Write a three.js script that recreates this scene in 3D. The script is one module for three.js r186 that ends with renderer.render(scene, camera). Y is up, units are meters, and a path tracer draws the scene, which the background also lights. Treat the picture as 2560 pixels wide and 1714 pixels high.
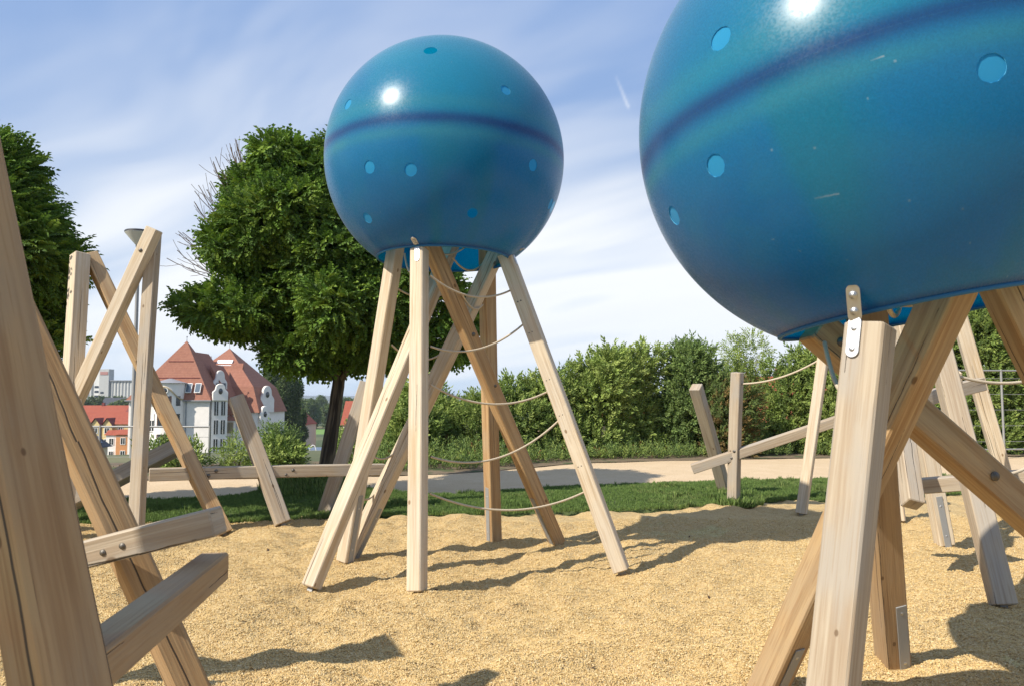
import * as THREE from 'three';
import { mergeGeometries } from 'three/addons/utils/BufferGeometryUtils.js';
import { RoundedBoxGeometry } from 'three/addons/geometries/RoundedBoxGeometry.js';

// ------------------------------------------------------------------ camera, sky, sun, exposure
const scene = new THREE.Scene();
const EYE = 1.5;
const camera = new THREE.PerspectiveCamera(47.24, 1024 / 685, 0.05, 20000);
camera.filmGauge = 23.5;
camera.position.set(0, EYE, 0);
camera.lookAt(0, EYE + Math.tan(4.028 * Math.PI / 180), -1);
camera.focus = 7; camera.userData.fStop = 4.5;
scene.add(camera);

const renderer = new THREE.WebGLRenderer({ antialias: true });
renderer.toneMapping = THREE.LinearToneMapping;
renderer.toneMappingExposure = 1.3;
renderer.shadowMap.enabled = true;

const SUN = new THREE.Vector3(-0.645, 0.70, 0.32).normalize();
const sun = new THREE.DirectionalLight(new THREE.Color().setRGB(1.0, 0.93, 0.82), 5.0);
sun.position.copy(SUN).multiplyScalar(60); sun.target.position.set(0, 0, -8);
sun.castShadow = true; sun.shadow.mapSize.set(4096, 4096); sun.shadow.radius = 1;
Object.assign(sun.shadow.camera, { left: -22, right: 22, top: 22, bottom: -22, near: 1, far: 140 });
scene.add(sun, sun.target);

// ------------------------------------------------------------------ random numbers and noise
function rng(seed) {
  let a = seed >>> 0;
  return () => { a = (a + 0x6D2B79F5) | 0; let t = Math.imul(a ^ (a >>> 15), 1 | a); t = (t + Math.imul(t ^ (t >>> 7), 61 | t)) ^ t; return ((t ^ (t >>> 14)) >>> 0) / 4294967296; };
}
const h2 = (x, y, s) => { let n = Math.imul(x, 374761393) + Math.imul(y, 668265263) + Math.imul(s, 1274126177) | 0; n = Math.imul(n ^ (n >>> 13), 1274126177); return ((n ^ (n >>> 16)) >>> 0) / 4294967296; };
const mod = (a, n) => ((a % n) + n) % n;
const lerp = (a, b, t) => a + (b - a) * t;
const clamp = (x, a = 0, b = 1) => Math.min(b, Math.max(a, x));
const sstep = (a, b, x) => { const t = clamp((x - a) / (b - a)); return t * t * (3 - 2 * t); };
function vn(x, y, s = 0, px = 0, py = 0) {
  const xi = Math.floor(x), yi = Math.floor(y); let fx = x - xi, fy = y - yi;
  fx = fx * fx * (3 - 2 * fx); fy = fy * fy * (3 - 2 * fy);
  const X0 = px ? mod(xi, px) : xi, X1 = px ? mod(xi + 1, px) : xi + 1, Y0 = py ? mod(yi, py) : yi, Y1 = py ? mod(yi + 1, py) : yi + 1;
  return lerp(lerp(h2(X0, Y0, s), h2(X1, Y0, s), fx), lerp(h2(X0, Y1, s), h2(X1, Y1, s), fx), fy);
}
function fbm(x, y, o, s = 0, px = 0, py = 0) {
  let a = 0, w = 0.5, t = 0;
  for (let i = 0; i < o; i++) { a += w * vn(x, y, s + i * 17, px, py); t += w; x *= 2; y *= 2; px *= 2; py *= 2; w *= 0.5; }
  return a / t;
}

// ------------------------------------------------------------------ sky: blue air with thin streaked high cloud
{
  const W = 2560, H = 1280, data = new Float32Array(W * H * 4), K = 0.78;
  for (let j = 0; j < H; j++) {
    const el = ((j + 0.5) / H - 0.5) * Math.PI, y = Math.sin(el), c = Math.cos(el);
    for (let i = 0; i < W; i++) {
      const k = (j * W + i) * 4; data[k + 3] = 1;
      if (y < -0.03) { data[k] = data[k + 1] = data[k + 2] = 0.25; continue; }
      const th = ((i + 0.5) / W - 0.5) * 2 * Math.PI, x = Math.cos(th) * c, z = Math.sin(th) * c;
      const up = Math.max(y, 0), g = Math.pow(1 - up, 4.5);
      let r = lerp(0.08, 0.39, g), gg = lerp(0.255, 0.605, g), b = lerp(0.64, 0.84, g);
      const q = 1 / (up + 0.22), X = x * q, Z = z * q;
      const wx = fbm(X * 0.7 + 7, Z * 0.7 + 3, 3, 5), wz = fbm(X * 0.7 + 31, Z * 0.7 + 11, 3, 9);
      const a = 0.62, ca = Math.cos(a), sa = Math.sin(a);
      const U = (X * ca + Z * sa) * 0.55 + wx * 0.9 + 7, V = (-X * sa + Z * ca) * 1.0 + wz * 0.9 + 7;
      const big = fbm(X * 0.36 + 2.3 + 37, Z * 0.36 + 8.2 + 37 * 1.7, 3, 41), mid = fbm(U, V, 5, 77), fine = fbm(U * 3.0, V * 6.0, 4, 13);
      let d = sstep(0.30, 0.74, mid * 0.36 + big * 0.72 + (fine - 0.5) * 0.19);
      d = clamp(0.20 + 0.08 * sstep(0.3, 0.7, fine) + 0.95 * d) * lerp(1, 0.62, Math.pow(g, 3));
      // a short vapour trail between the globes
      if (z < 0) { const px = x / -z, py = y / -z, t = clamp(((px - 0.136) * 0.016 + (py - 0.421) * -0.042) / (0.016 * 0.016 + 0.042 * 0.042)), dd = Math.hypot(px - 0.136 - 0.016 * t, py - 0.421 + 0.042 * t); d = Math.max(d, 0.75 * Math.exp(-Math.pow(dd / 0.0022, 2)) * (0.4 + 0.6 * t)); }
      const cl = 1.08 - 0.06 * fine;
      data[k] = lerp(r, cl * 0.95, d) * K; data[k + 1] = lerp(gg, cl * 0.98, d) * K; data[k + 2] = lerp(b, cl * 1.02, d) * K;
    }
  }
  const sky = new THREE.DataTexture(data, W, H, THREE.RGBAFormat, THREE.FloatType);
  sky.mapping = THREE.EquirectangularReflectionMapping; sky.magFilter = sky.minFilter = THREE.LinearFilter; sky.needsUpdate = true;
  scene.background = sky; scene.environment = sky;
}

// ------------------------------------------------------------------ helpers that name, group and place
const V3 = (x, y, z) => new THREE.Vector3(x, y, z);
const taken = new Map();
function numbered(n) { const k = taken.get(n) || 0; taken.set(n, k + 1); return k ? `${n}_${String(k).padStart(3, '0')}` : n; }
function thing(name, label, category, at = [0, 0, 0], group) {
  const o = new THREE.Group(); o.name = numbered(name); o.position.set(...at); scene.add(o);
  o.userData = { label, category }; if (group) o.userData.group = group;
  return o;
}
function part(name, geo, mat, parent, label) {
  const m = new THREE.Mesh(geo, mat); m.name = name; m.castShadow = m.receiveShadow = true; parent.add(m);
  if (label) m.userData.label = label;
  return m;
}
// geometry given in world metres, moved into the axes of the thing it belongs to
function wpart(name, geo, mat, root, parent = root, label) { geo.translate(-root.position.x, -root.position.y, -root.position.z); return part(name, geo, mat, parent, label); }
function struct(name, geo, mat, label) {
  const m = new THREE.Mesh(geo, mat); m.name = numbered(name); m.castShadow = m.receiveShadow = true; m.userData = { kind: 'structure' }; if (label) m.userData.label = label; scene.add(m); return m;
}
function copies(name, geo, mat, list, parent, colorOf) {
  const m = new THREE.InstancedMesh(geo, mat, list.length); m.name = name; m.castShadow = m.receiveShadow = true;
  list.forEach((x, i) => { m.setMatrixAt(i, x.m || x); if (x.c) m.setColorAt(i, x.c); });
  m.instanceMatrix.needsUpdate = true; if (m.instanceColor) m.instanceColor.needsUpdate = true;
  if (parent) parent.add(m); return m;
}
const rgb = (r, g, b) => new THREE.Color().setRGB(r, g, b);

function tex(W, H, fn, { srgb = false, rep = true } = {}) {           // fn(u, v, i, j) -> [r, g, b] in 0..1
  const d = new Uint8Array(W * H * 4);
  for (let j = 0; j < H; j++) for (let i = 0; i < W; i++) {
    const c = fn(i / W, j / H, i, j), k = (j * W + i) * 4;
    for (let q = 0; q < 3; q++) { const v = clamp(c[q]); d[k + q] = 255 * (srgb ? (v <= 0.0031308 ? v * 12.92 : 1.055 * Math.pow(v, 1 / 2.4) - 0.055) : v); }
    d[k + 3] = 255;
  }
  const t = new THREE.DataTexture(d, W, H, THREE.RGBAFormat); t.wrapS = t.wrapT = rep ? THREE.RepeatWrapping : THREE.ClampToEdgeWrapping;
  t.magFilter = THREE.LinearFilter; t.minFilter = THREE.LinearMipmapLinearFilter; t.generateMipmaps = true; if (srgb) t.colorSpace = THREE.SRGBColorSpace; t.needsUpdate = true; return t;
}
const mix3 = (a, b, t) => [lerp(a[0], b[0], t), lerp(a[1], b[1], t), lerp(a[2], b[2], t)];

// ------------------------------------------------------------------ materials
// wood: a tile 0.6 m round the beam by 2.4 m along it
function woodMaterial(light, dark, grey, greyness, cracks, seed, len = [0.12, 0.42], wid = [0.0012, 0.0034], nk = 3) {
  const W = 384, H = 1024, hgt = new Float32Array(W * H), col = [];
  const R = rng(seed), knots = [], checks = [];
  for (let i = 0; i < nk; i++) knots.push([R(), R(), 0.006 + R() * 0.011]);
  for (let i = 0; i < cracks; i++) checks.push([R(), R(), lerp(len[0], len[1], R()), lerp(wid[0], wid[1], R()), R() * 100]);
  for (let j = 0; j < H; j++) for (let i = 0; i < W; i++) {
    const u = i / W, v = j / H; let ku = u * 0.6, kv = v * 2.4, kn = 0, bend = 0;
    for (const [a, b, r] of knots) {
      let dx = mod(u - a + 0.5, 1) - 0.5, dy = mod(v - b + 0.5, 1) - 0.5; dx *= 0.6; dy *= 2.4;
      const q = Math.hypot(dx, dy * 0.6) / r; kn = Math.max(kn, 1 - sstep(0.6, 1.1, q)); bend += 0.9 * r * Math.sign(dx) * Math.exp(-q * q * 0.22);
    }
    const gu = u + bend * 0.5;
    const grain = fbm(gu * 60, v * 6, 3, seed, 60, 6), fineg = fbm(gu * 150, v * 14, 2, seed + 3, 150, 14), broad = fbm(gu * 9, v * 3, 3, seed + 8, 9, 3), stain = fbm(u * 5, v * 7, 4, seed + 21, 5, 7);
    let c = mix3(light, dark, sstep(0.35, 0.75, grain * 0.55 + broad * 0.45) * 0.75);
    c = mix3(c, grey, greyness * sstep(0.3, 0.7, stain));
    c = mix3(c, dark, 0.36 * sstep(0.6, 0.75, fineg)); c = mix3(c, [dark[0] * 0.6, dark[1] * 0.55, dark[2] * 0.5], 0.28 * sstep(0.62, 0.82, fbm(gu * 24, v * 2, 3, seed + 50, 24, 2))); c = mix3(c, [dark[0] * 0.45, dark[1] * 0.38, dark[2] * 0.3], kn * 0.8);
    let h = 0.7 + (fineg - 0.5) * 0.25 + (grain - 0.5) * 0.25;
    for (const [a, b, len, w, s] of checks) {
      let dy = mod(v - b + 0.5, 1) - 0.5; if (Math.abs(dy) > len / 2) continue;
      const wob = (vn(v * 9, s, 3) - 0.5) * 0.03 + (vn(v * 40, s, 4) - 0.5) * 0.006; let dx = (mod(u - a + wob + 0.5, 1) - 0.5) * 0.6;
      const e = 1 - Math.pow(Math.abs(dy) / (len / 2), 2), q = 1 - sstep(0.5, 1.2, Math.abs(dx) / (w * e + 1e-5));
      if (q > 0) { c = mix3(c, [0.03, 0.02, 0.012], q * 0.92); h = Math.min(h, 0.7 - q * 0.7); }
    }
    hgt[j * W + i] = h; col.push(c);
  }
  return new THREE.MeshStandardMaterial({
    map: tex(W, H, (u, v, i, j) => col[j * W + i], { srgb: true }), bumpMap: tex(W, H, (u, v, i, j) => { const x = hgt[j * W + i]; return [x, x, x]; }), bumpScale: 0.004, roughness: 0.78,
  });
}
const woodPale = woodMaterial([0.62, 0.525, 0.385], [0.42, 0.29, 0.155], [0.50, 0.44, 0.355], 0.4, 4, 11);
const woodGrey = woodMaterial([0.44, 0.365, 0.265], [0.30, 0.215, 0.135], [0.36, 0.32, 0.265], 0.8, 9, 23);
const woodWarm = woodMaterial([0.50, 0.335, 0.165], [0.28, 0.145, 0.055], [0.40, 0.315, 0.205], 0.45, 7, 37);
const woodOld = woodMaterial([0.40, 0.265, 0.135], [0.27, 0.155, 0.068], [0.33, 0.245, 0.16], 0.5, 14, 51);

const woodCracked = woodMaterial([0.42, 0.262, 0.118], [0.275, 0.148, 0.058], [0.33, 0.235, 0.135], 0.5, 7, 67, [0.7, 1.5], [0.003, 0.0065], 6);
const steel = new THREE.MeshStandardMaterial({ color: rgb(0.52, 0.52, 0.52), metalness: 1, roughness: 0.38, bumpMap: tex(128, 128, (u, v) => { const n = fbm(u * 24, v * 24, 3, 5, 24, 24); return [n, n, n]; }), bumpScale: 0.0006 });
const zinc = new THREE.MeshStandardMaterial({
  color: rgb(0.30, 0.30, 0.29), metalness: 0.25, roughness: 0.7,
  roughnessMap: tex(128, 128, (u, v) => { const n = 0.7 + 0.3 * fbm(u * 10, v * 10, 4, 9, 10, 10); return [n, n, n]; }),
});
const ropeMat = new THREE.MeshStandardMaterial({
  color: rgb(0.60, 0.50, 0.36), roughness: 0.9,
  bumpMap: tex(64, 64, (u, v) => { const n = 0.5 + 0.5 * Math.sin((u + v * 3) * Math.PI * 2 * 3); return [n, n, n]; }), bumpScale: 0.003,
});

// glass-fibre shell of the globes: translucent body under a glossy gel coat with flakes
function shellMaterial(seed, marks) {
  const W = 2048, H = 1024;                                         // u round, v from the top (1) down to the south pole (0)
  const map = tex(W, H, (u, v) => {
    const lat = (v - 0.5) * Math.PI, x = Math.cos(u * Math.PI * 2), z = Math.sin(u * Math.PI * 2);
    const streak = fbm(u * 14, v * 2.2, 3, seed, 14), blot = fbm(u * 7, v * 4, 4, seed + 5, 7), fl = h2(Math.floor(u * W), Math.floor(v * H), seed);
    const cloud = fbm(u * 28, v * 18, 3, seed + 9, 28);
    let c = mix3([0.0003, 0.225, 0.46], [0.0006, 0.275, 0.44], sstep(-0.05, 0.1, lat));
    c = mix3(c, [0.0003, 0.16, 0.41], 0.45 * sstep(0.42, 0.7, blot));
    c = mix3(c, [0.0005, 0.245, 0.33], 0.6 * sstep(0.54, 0.74, streak) * (lat < 0.0 ? 1 : 0.4));
    c = mix3(c, [0.01, 0.25, 0.40], 0.22 * sstep(0.5, 0.75, cloud));
    const seam = lat - 0.004, wob = (fbm(u * 20, 1.3, 3, seed + 30, 20) - 0.5) * 0.012;
    c = mix3(c, [0.03, 0.30, 0.40], 0.75 * Math.exp(-Math.pow((seam + 0.10 + wob) / 0.045, 2)) * (0.5 + 0.8 * cloud));
    c = mix3(c, [0.03, 0.30, 0.40], 0.5 * Math.exp(-Math.pow((seam - 0.13 + wob) / 0.05, 2)));
    c = mix3(c, [0.0005, 0.055, 0.22], 0.92 * Math.exp(-Math.pow((seam + wob * 1.6) / 0.046, 2)) * (0.8 + 0.2 * cloud));
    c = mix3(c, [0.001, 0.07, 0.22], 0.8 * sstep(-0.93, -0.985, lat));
    for (const [a0, b0, a1, b1, w] of marks) { const dx = (a1 - a0), dy = (b1 - b0) , px = (u - a0), py = (v - b0), q = clamp((px * dx * 4 + py * dy) / (dx * dx * 4 + dy * dy)), dd = Math.hypot((px - q * dx) * 6.28, (py - q * dy) * 3.14); c = mix3(c, [0.45, 0.52, 0.55], 0.8 * sstep(w, w * 0.4, dd) * (0.35 + 0.65 * q)); }
    if (h2(Math.floor(u * 700), Math.floor(v * 350), seed + 4) > 0.99975) c = mix3(c, [0.4, 0.5, 0.55], 0.5);
    const f = 0.86 + 0.28 * fl; return [c[0] * f, c[1] * f, c[2] * f];
  }, { srgb: true });
  const grit = tex(1024, 1024, (u, v, i, j) => { const a = fbm(u * 300, v * 300, 2, seed + 70, 300, 300); const n = 0.54 + 0.12 * (a - 0.5) + 0.30 * (h2(i, j, seed + 2) - 0.5); return [n, n, n]; });
  grit.repeat.set(1, 0.5);
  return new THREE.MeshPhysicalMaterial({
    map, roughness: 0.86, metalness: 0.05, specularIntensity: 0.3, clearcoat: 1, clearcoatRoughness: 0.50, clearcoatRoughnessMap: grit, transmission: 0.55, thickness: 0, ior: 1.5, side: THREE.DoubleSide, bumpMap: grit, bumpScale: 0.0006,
  });
}

// ------------------------------------------------------------------ ground
const sandH = (x, z) => (fbm(x * 1.5 + 40, z * 1.9 + 17, 3, 3) - 0.5) * 0.12 + (fbm(x * 5 + 4, z * 6 + 9, 4, 6) - 0.5) * 0.105 - 0.005;
const poly = pts => x => { if (x <= pts[0][0]) return pts[0][1]; for (let i = 1; i < pts.length; i++) if (x <= pts[i][0]) return lerp(pts[i - 1][1], pts[i][1], sstep(0, 1, (x - pts[i - 1][0]) / (pts[i][0] - pts[i - 1][0])) * 0.5 + 0.5 * (x - pts[i - 1][0]) / (pts[i][0] - pts[i - 1][0])); return pts[pts.length - 1][1]; };
const wav = (x, s) => (fbm(x * 1.7, s, 3, s) - 0.5) * 0.22;
const edgeSand = x => poly([[-20, -9.2], [-4.2, -9.5], [-1, -10.2], [1.15, -10.5], [4.25, -11.6], [8, -12.6], [20, -14]])(x) + wav(x, 1);
const edgePath = x => poly([[-20, -11.3], [-5, -11.5], [-1, -12.2], [1.5, -13.5], [5.4, -14.5], [10, -15.2], [25, -17]])(x) + wav(x, 2);
const edgeHedge = x => poly([[-25, -14.0], [-6.4, -14.5], [-1.5, -15.5], [2.1, -18.5], [7.2, -19.8], [14, -20.5], [30, -22]])(x) + wav(x, 3) * 0.7;
const farY = (x, z) => { const d = Math.hypot(x, z); return -14.5 * sstep(24, 115, d) - 1.0 * sstep(200, 500, d); };
const mound = (x, z) => 0.30 * Math.exp(-((x + 3.0) ** 2 / 0.7 + (z + 11.9) ** 2 / 0.4));

function strip(near, far, x0, x1, nx, nz, hgt) {
  const p = [], uv = [], idx = [];
  for (let j = 0; j <= nz; j++) for (let i = 0; i <= nx; i++) { const x = lerp(x0, x1, i / nx), z = lerp(near(x), far(x), j / nz); p.push(x, hgt(x, z, j / nz), z); uv.push(x, -z); }
  for (let j = 0; j < nz; j++) for (let i = 0; i < nx; i++) { const a = j * (nx + 1) + i, b = a + nx + 1; idx.push(a, a + 1, b, a + 1, b + 1, b); }
  const g = new THREE.BufferGeometry(); g.setAttribute('position', new THREE.Float32BufferAttribute(p, 3)); g.setAttribute('uv', new THREE.Float32BufferAttribute(uv, 2)); g.setIndex(idx); g.computeVertexNormals(); return g;
}
{
  // grains: worley-like pebbles of about 12 mm in a tile of 1.6 m
  const N = 190, S = 1400, R = rng(5), cell = []; for (let i = 0; i < N * N; i++) cell.push([R(), R(), R(), R()]);
  const hh = new Float32Array(S * S), cc = new Float32Array(S * S);
  for (let j = 0; j < S; j++) for (let i = 0; i < S; i++) {
    const x = i / S * N, y = j / S * N, xi = Math.floor(x), yi = Math.floor(y); let best = 9, id = 0;
    for (let b = -1; b <= 1; b++) for (let a = -1; a <= 1; a++) { const k = mod(yi + b, N) * N + mod(xi + a, N), q = cell[k], an = q[3] * 3.14, dx = xi + a + q[0] - x, dy = yi + b + q[1] - y, ca = Math.cos(an), sa = Math.sin(an), d = Math.hypot((dx * ca + dy * sa) * 0.7, (-dx * sa + dy * ca) * 1.35); if (d < best) { best = d; id = k; } }
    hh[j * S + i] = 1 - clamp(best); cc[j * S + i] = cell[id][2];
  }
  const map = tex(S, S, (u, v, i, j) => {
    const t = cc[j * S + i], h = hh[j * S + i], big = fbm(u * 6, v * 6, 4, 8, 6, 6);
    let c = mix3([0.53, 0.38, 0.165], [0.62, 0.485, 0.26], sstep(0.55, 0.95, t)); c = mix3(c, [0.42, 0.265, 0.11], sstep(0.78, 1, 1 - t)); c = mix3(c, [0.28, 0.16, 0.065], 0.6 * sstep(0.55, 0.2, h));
    return mix3(c, [0.48, 0.325, 0.15], 0.4 * sstep(0.5, 0.75, big));
  }, { srgb: true });
  const bump = tex(S, S, (u, v, i, j) => { const n = hh[j * S + i] * 0.8 + cc[j * S + i] * 0.2; return [n, n, n]; });
  for (const t of [map, bump]) t.repeat.set(1 / 1.6, 1 / 1.6);
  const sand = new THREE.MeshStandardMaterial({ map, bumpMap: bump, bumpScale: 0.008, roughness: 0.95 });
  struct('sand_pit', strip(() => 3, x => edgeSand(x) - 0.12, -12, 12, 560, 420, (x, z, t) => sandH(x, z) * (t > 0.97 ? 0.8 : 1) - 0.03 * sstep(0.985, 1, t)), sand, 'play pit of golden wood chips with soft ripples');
  // loose chips on the surface
  const chip = new THREE.OctahedronGeometry(1, 0); chip.scale(0.0075, 0.0032, 0.0045);
  const list = [], r = rng(99), d = new THREE.Object3D(), tones = [[0.58, 0.42, 0.19], [0.53, 0.37, 0.15], [0.66, 0.52, 0.295], [0.39, 0.25, 0.10], [0.47, 0.31, 0.12]].map(c => rgb(...c));
  for (let i = 0; i < 420000; i++) {
    const dep = 3.3 + 6.6 * Math.pow(r(), 1.4), x = (r() * 2 - 1) * 0.72 * dep, z = -dep; if (z < edgeSand(x) - 0.03) continue;
    d.position.set(x, sandH(x, z) + 0.002, z); d.rotation.set((r() - 0.5) * 1.3, r() * 6.28, (r() - 0.5) * 1.3); const s = 0.6 + r() * 0.75; d.scale.set(s, s * (0.7 + r()), s); d.updateMatrix();
    list.push({ m: d.matrix.clone(), c: tones[Math.floor(r() * r() * 5)] });
  }
  const chips = copies('wood_chips', chip, new THREE.MeshStandardMaterial({ color: 0xffffff, roughness: 0.9 }), list, scene);
  chips.userData = { kind: 'stuff', label: 'loose golden wood chips covering the play pit', category: 'wood chips' };
  // a few dark dead leaves and bark bits
  const bit = new THREE.OctahedronGeometry(1, 0); bit.scale(0.018, 0.006, 0.012); const l2 = [];
  for (let i = 0; i < 26; i++) { const dep = 3.9 + 5 * r(), x = (r() * 2 - 1) * 0.6 * dep; d.position.set(x, sandH(x, -dep) + 0.008, -dep); d.rotation.set(r(), r() * 6, r()); d.scale.setScalar(0.5 + r() * 0.8); d.updateMatrix(); l2.push(d.matrix.clone()); }
  const litter = copies('bark_litter', bit, new THREE.MeshStandardMaterial({ color: rgb(0.08, 0.05, 0.03), roughness: 1 }), l2, scene); litter.userData = { kind: 'stuff', label: 'small dark bits of bark scattered on the chips', category: 'bark litter' };
}
{
  const soil = new THREE.MeshStandardMaterial({ roughness: 1, map: tex(256, 256, (u, v) => mix3([0.05, 0.075, 0.022], [0.10, 0.13, 0.04], fbm(u * 20, v * 20, 4, 4, 20, 20)), { srgb: true }) });
  struct('grass_strip', strip(edgeSand, edgePath, -18, 22, 200, 24, (x, z, t) => 0.018 + 0.05 * Math.sin(Math.min(t, 1) * Math.PI) + mound(x, z) - 0.09 * sstep(0.03, 0, t)), soil, 'turf between the chip pit and the path');
  const gm = tex(512, 512, (u, v, i, j) => { const a = fbm(u * 8, v * 8, 5, 2, 8, 8), f = h2(i, j, 3), g = fbm(u * 120, v * 120, 2, 6, 120, 120); return mix3(mix3([0.55, 0.405, 0.24], [0.64, 0.49, 0.315], a), [0.43, 0.305, 0.175], 0.45 * sstep(0.6, 0.8, g) + 0.15 * f); }, { srgb: true }); gm.repeat.set(0.4, 0.4);
  const gb = tex(256, 256, (u, v) => { const n = fbm(u * 60, v * 60, 3, 8, 60, 60); return [n, n, n]; });
  struct('gravel_path', strip(x => edgePath(x) + 0.08, edgeHedge, -25, 32, 140, 12, (x, z) => 0.004 + (fbm(x * 0.8, z * 0.8, 2, 4) - 0.5) * 0.03), new THREE.MeshStandardMaterial({ map: gm, bumpMap: gb, bumpScale: 0.01, roughness: 1 }), 'pale gravel path behind the turf');
  const vm = tex(256, 256, (u, v) => mix3(mix3([0.11, 0.075, 0.045], [0.20, 0.15, 0.09], fbm(u * 30, v * 30, 4, 5, 30, 30)), [0.06, 0.08, 0.025], sstep(0.5, 0.7, fbm(u * 6, v * 6, 3, 15, 6, 6))), { srgb: true }); vm.repeat.set(0.5, 0.5);
  struct('verge', strip(x => edgeHedge(x) + 0.05, x => edgeHedge(x) - 8, -30, 40, 140, 16, (x, z, t) => 0.02 + 0.05 * fbm(x * 2, z * 2, 3, 7) * sstep(0, 0.1, t) - 1.6 * sstep(0.45, 1, t)), new THREE.MeshStandardMaterial({ map: vm, roughness: 1 }), 'mulched verge under the hedge');
  // hill and plain in one sheet that reaches the horizon
  const p = [], uv = [], idx = [], rr = [0.5, 4, 12, 20, 26, 32, 40, 50, 62, 76, 92, 110, 140, 180, 240, 330, 450, 650, 1000, 1600, 2600, 4200, 7000], na = 96;
  rr.forEach((q, j) => { for (let i = 0; i <= na; i++) { const a = i / na * Math.PI * 2, x = Math.sin(a) * q, z = Math.cos(a) * q; p.push(x, -0.22 + farY(x, z), z); uv.push(x, z); } });
  for (let j = 0; j < rr.length - 1; j++) for (let i = 0; i < na; i++) { const a = j * (na + 1) + i, b = a + na + 1; idx.push(a, b, a + 1, a + 1, b, b + 1); }
  const g = new THREE.BufferGeometry(); g.setAttribute('position', new THREE.Float32BufferAttribute(p, 3)); g.setAttribute('uv', new THREE.Float32BufferAttribute(uv, 2)); g.setIndex(idx); g.computeVertexNormals();
  const tm = tex(512, 512, (u, v) => { const a = fbm(u * 5, v * 5, 5, 12, 5, 5), b = fbm(u * 40, v * 40, 3, 13, 40, 40); return mix3(mix3([0.06, 0.085, 0.03], [0.16, 0.15, 0.07], sstep(0.4, 0.65, a)), [0.04, 0.065, 0.02], sstep(0.45, 0.7, b) * 0.6); }, { srgb: true }); tm.repeat.set(1 / 160, 1 / 160);
  struct('terrain', g, new THREE.MeshStandardMaterial({ map: tm, roughness: 1 }), 'hillside and the plain beyond');
  // low hills on the horizon
  const hp = [], hi = []; const n = 160; for (let i = 0; i <= n; i++) { const a = lerp(-1.2, 1.2, i / n), d = 6200; for (const [f, y] of [[1, -18], [1.06, 4 + 30 * fbm(a * 5 + 3, 1, 4, 9)], [1.3, -18]]) hp.push(Math.sin(a) * d * f, y, -Math.cos(a) * d * f); }
  for (let i = 0; i < n; i++) for (let k = 0; k < 2; k++) { const a = i * 3 + k, b = a + 3; hi.push(a, b, a + 1, a + 1, b, b + 1); }
  const hg = new THREE.BufferGeometry(); hg.setAttribute('position', new THREE.Float32BufferAttribute(hp, 3)); hg.setIndex(hi); hg.computeVertexNormals();
  struct('distant_hills', hg, new THREE.MeshStandardMaterial({ color: rgb(0.07, 0.095, 0.06), roughness: 1, side: THREE.DoubleSide }), 'low hills on the horizon');
}

// ------------------------------------------------------------------ beams, ropes, ironwork
function beamGeo(A, B, w, d, az = -20, seed = 1, bow = 0.006, ch = 0.008) {
  const R = rng(seed * 7919 + 13), a = V3(...A), b = V3(...B), t = b.clone().sub(a), L = t.length(); t.normalize();
  const n = V3(Math.sin(az * Math.PI / 180), 0, Math.cos(az * Math.PI / 180)); n.addScaledVector(t, -n.dot(t)).normalize(); const s = new THREE.Vector3().crossVectors(t, n);
  const W = w / 2, D = d / 2, cs = [[-W + ch, D], [W - ch, D], [W, D - ch], [W, -D + ch], [W - ch, -D], [-W + ch, -D], [-W, -D + ch], [-W, D - ch]];
  const per = [0]; for (let i = 1; i <= 8; i++) per.push(per[i - 1] + Math.hypot(cs[i % 8][0] - cs[i - 1][0], cs[i % 8][1] - cs[i - 1][1]));
  const ou = R(), ov = R(), bx = (R() - 0.5) * 2 * bow, by = (R() - 0.5) * 2 * bow, P = [], U = [], seg = 8, e = Math.min(ch, L / 4) / L;
  const at = (k, v) => { const c = cs[k % 8], q = Math.sin(v * Math.PI), end = v === 0 || v === 1 ? 1 - ch / Math.max(W, D) : 1; return a.clone().addScaledVector(t, v * L).addScaledVector(s, c[0] * end + bx * q).addScaledVector(n, c[1] * end + by * q); };
  const vs = [0, e]; for (let i = 1; i < seg; i++) vs.push(i / seg); vs.push(1 - e, 1);
  const put = (p, u, v) => { P.push(p.x, p.y, p.z); U.push(ou + u / 0.6, ov + v / 2.4); };
  for (let j = 0; j < vs.length - 1; j++) for (let k = 0; k < 8; k++) {
    const p = [at(k, vs[j]), at(k + 1, vs[j]), at(k + 1, vs[j + 1]), at(k, vs[j + 1])], u = [per[k], per[k + 1], per[k + 1], per[k]], v = [vs[j] * L, vs[j] * L, vs[j + 1] * L, vs[j + 1] * L];
    for (const q of [0, 1, 2, 0, 2, 3]) put(p[q], u[q], v[q]);
  }
  for (const v of [0, 1]) for (let k = 1; k < 7; k++) { const tri = v ? [0, k, k + 1] : [0, k + 1, k]; for (const q of tri) put(at(q, v), cs[q][0], cs[q][1] * 2); }
  const g = new THREE.BufferGeometry(); g.setAttribute('position', new THREE.Float32BufferAttribute(P, 3)); g.setAttribute('uv', new THREE.Float32BufferAttribute(U, 2)); g.computeVertexNormals();
  // faces must look outward
  g.userData = { a, t, n, s, L, W, D }; return g;
}
let beamSeed = 1;
function beam(name, root, A, B, w, d, az, mat, opt = {}) {
  if (A[1] > 0 && A[1] < 0.12) A = [A[0], A[1] - 0.03 + (A[2] > edgeSand(A[0]) ? sandH(A[0], A[2]) : 0.03), A[2]];
  const g = beamGeo(A, B, w, d, az, beamSeed++, opt.bow ?? 0.006, opt.ch ?? 0.008), f = g.userData; g.userData = {};
  const m = wpart(name, g, mat, root, root, opt.label); m.frame = f;
  return m;
}
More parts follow.
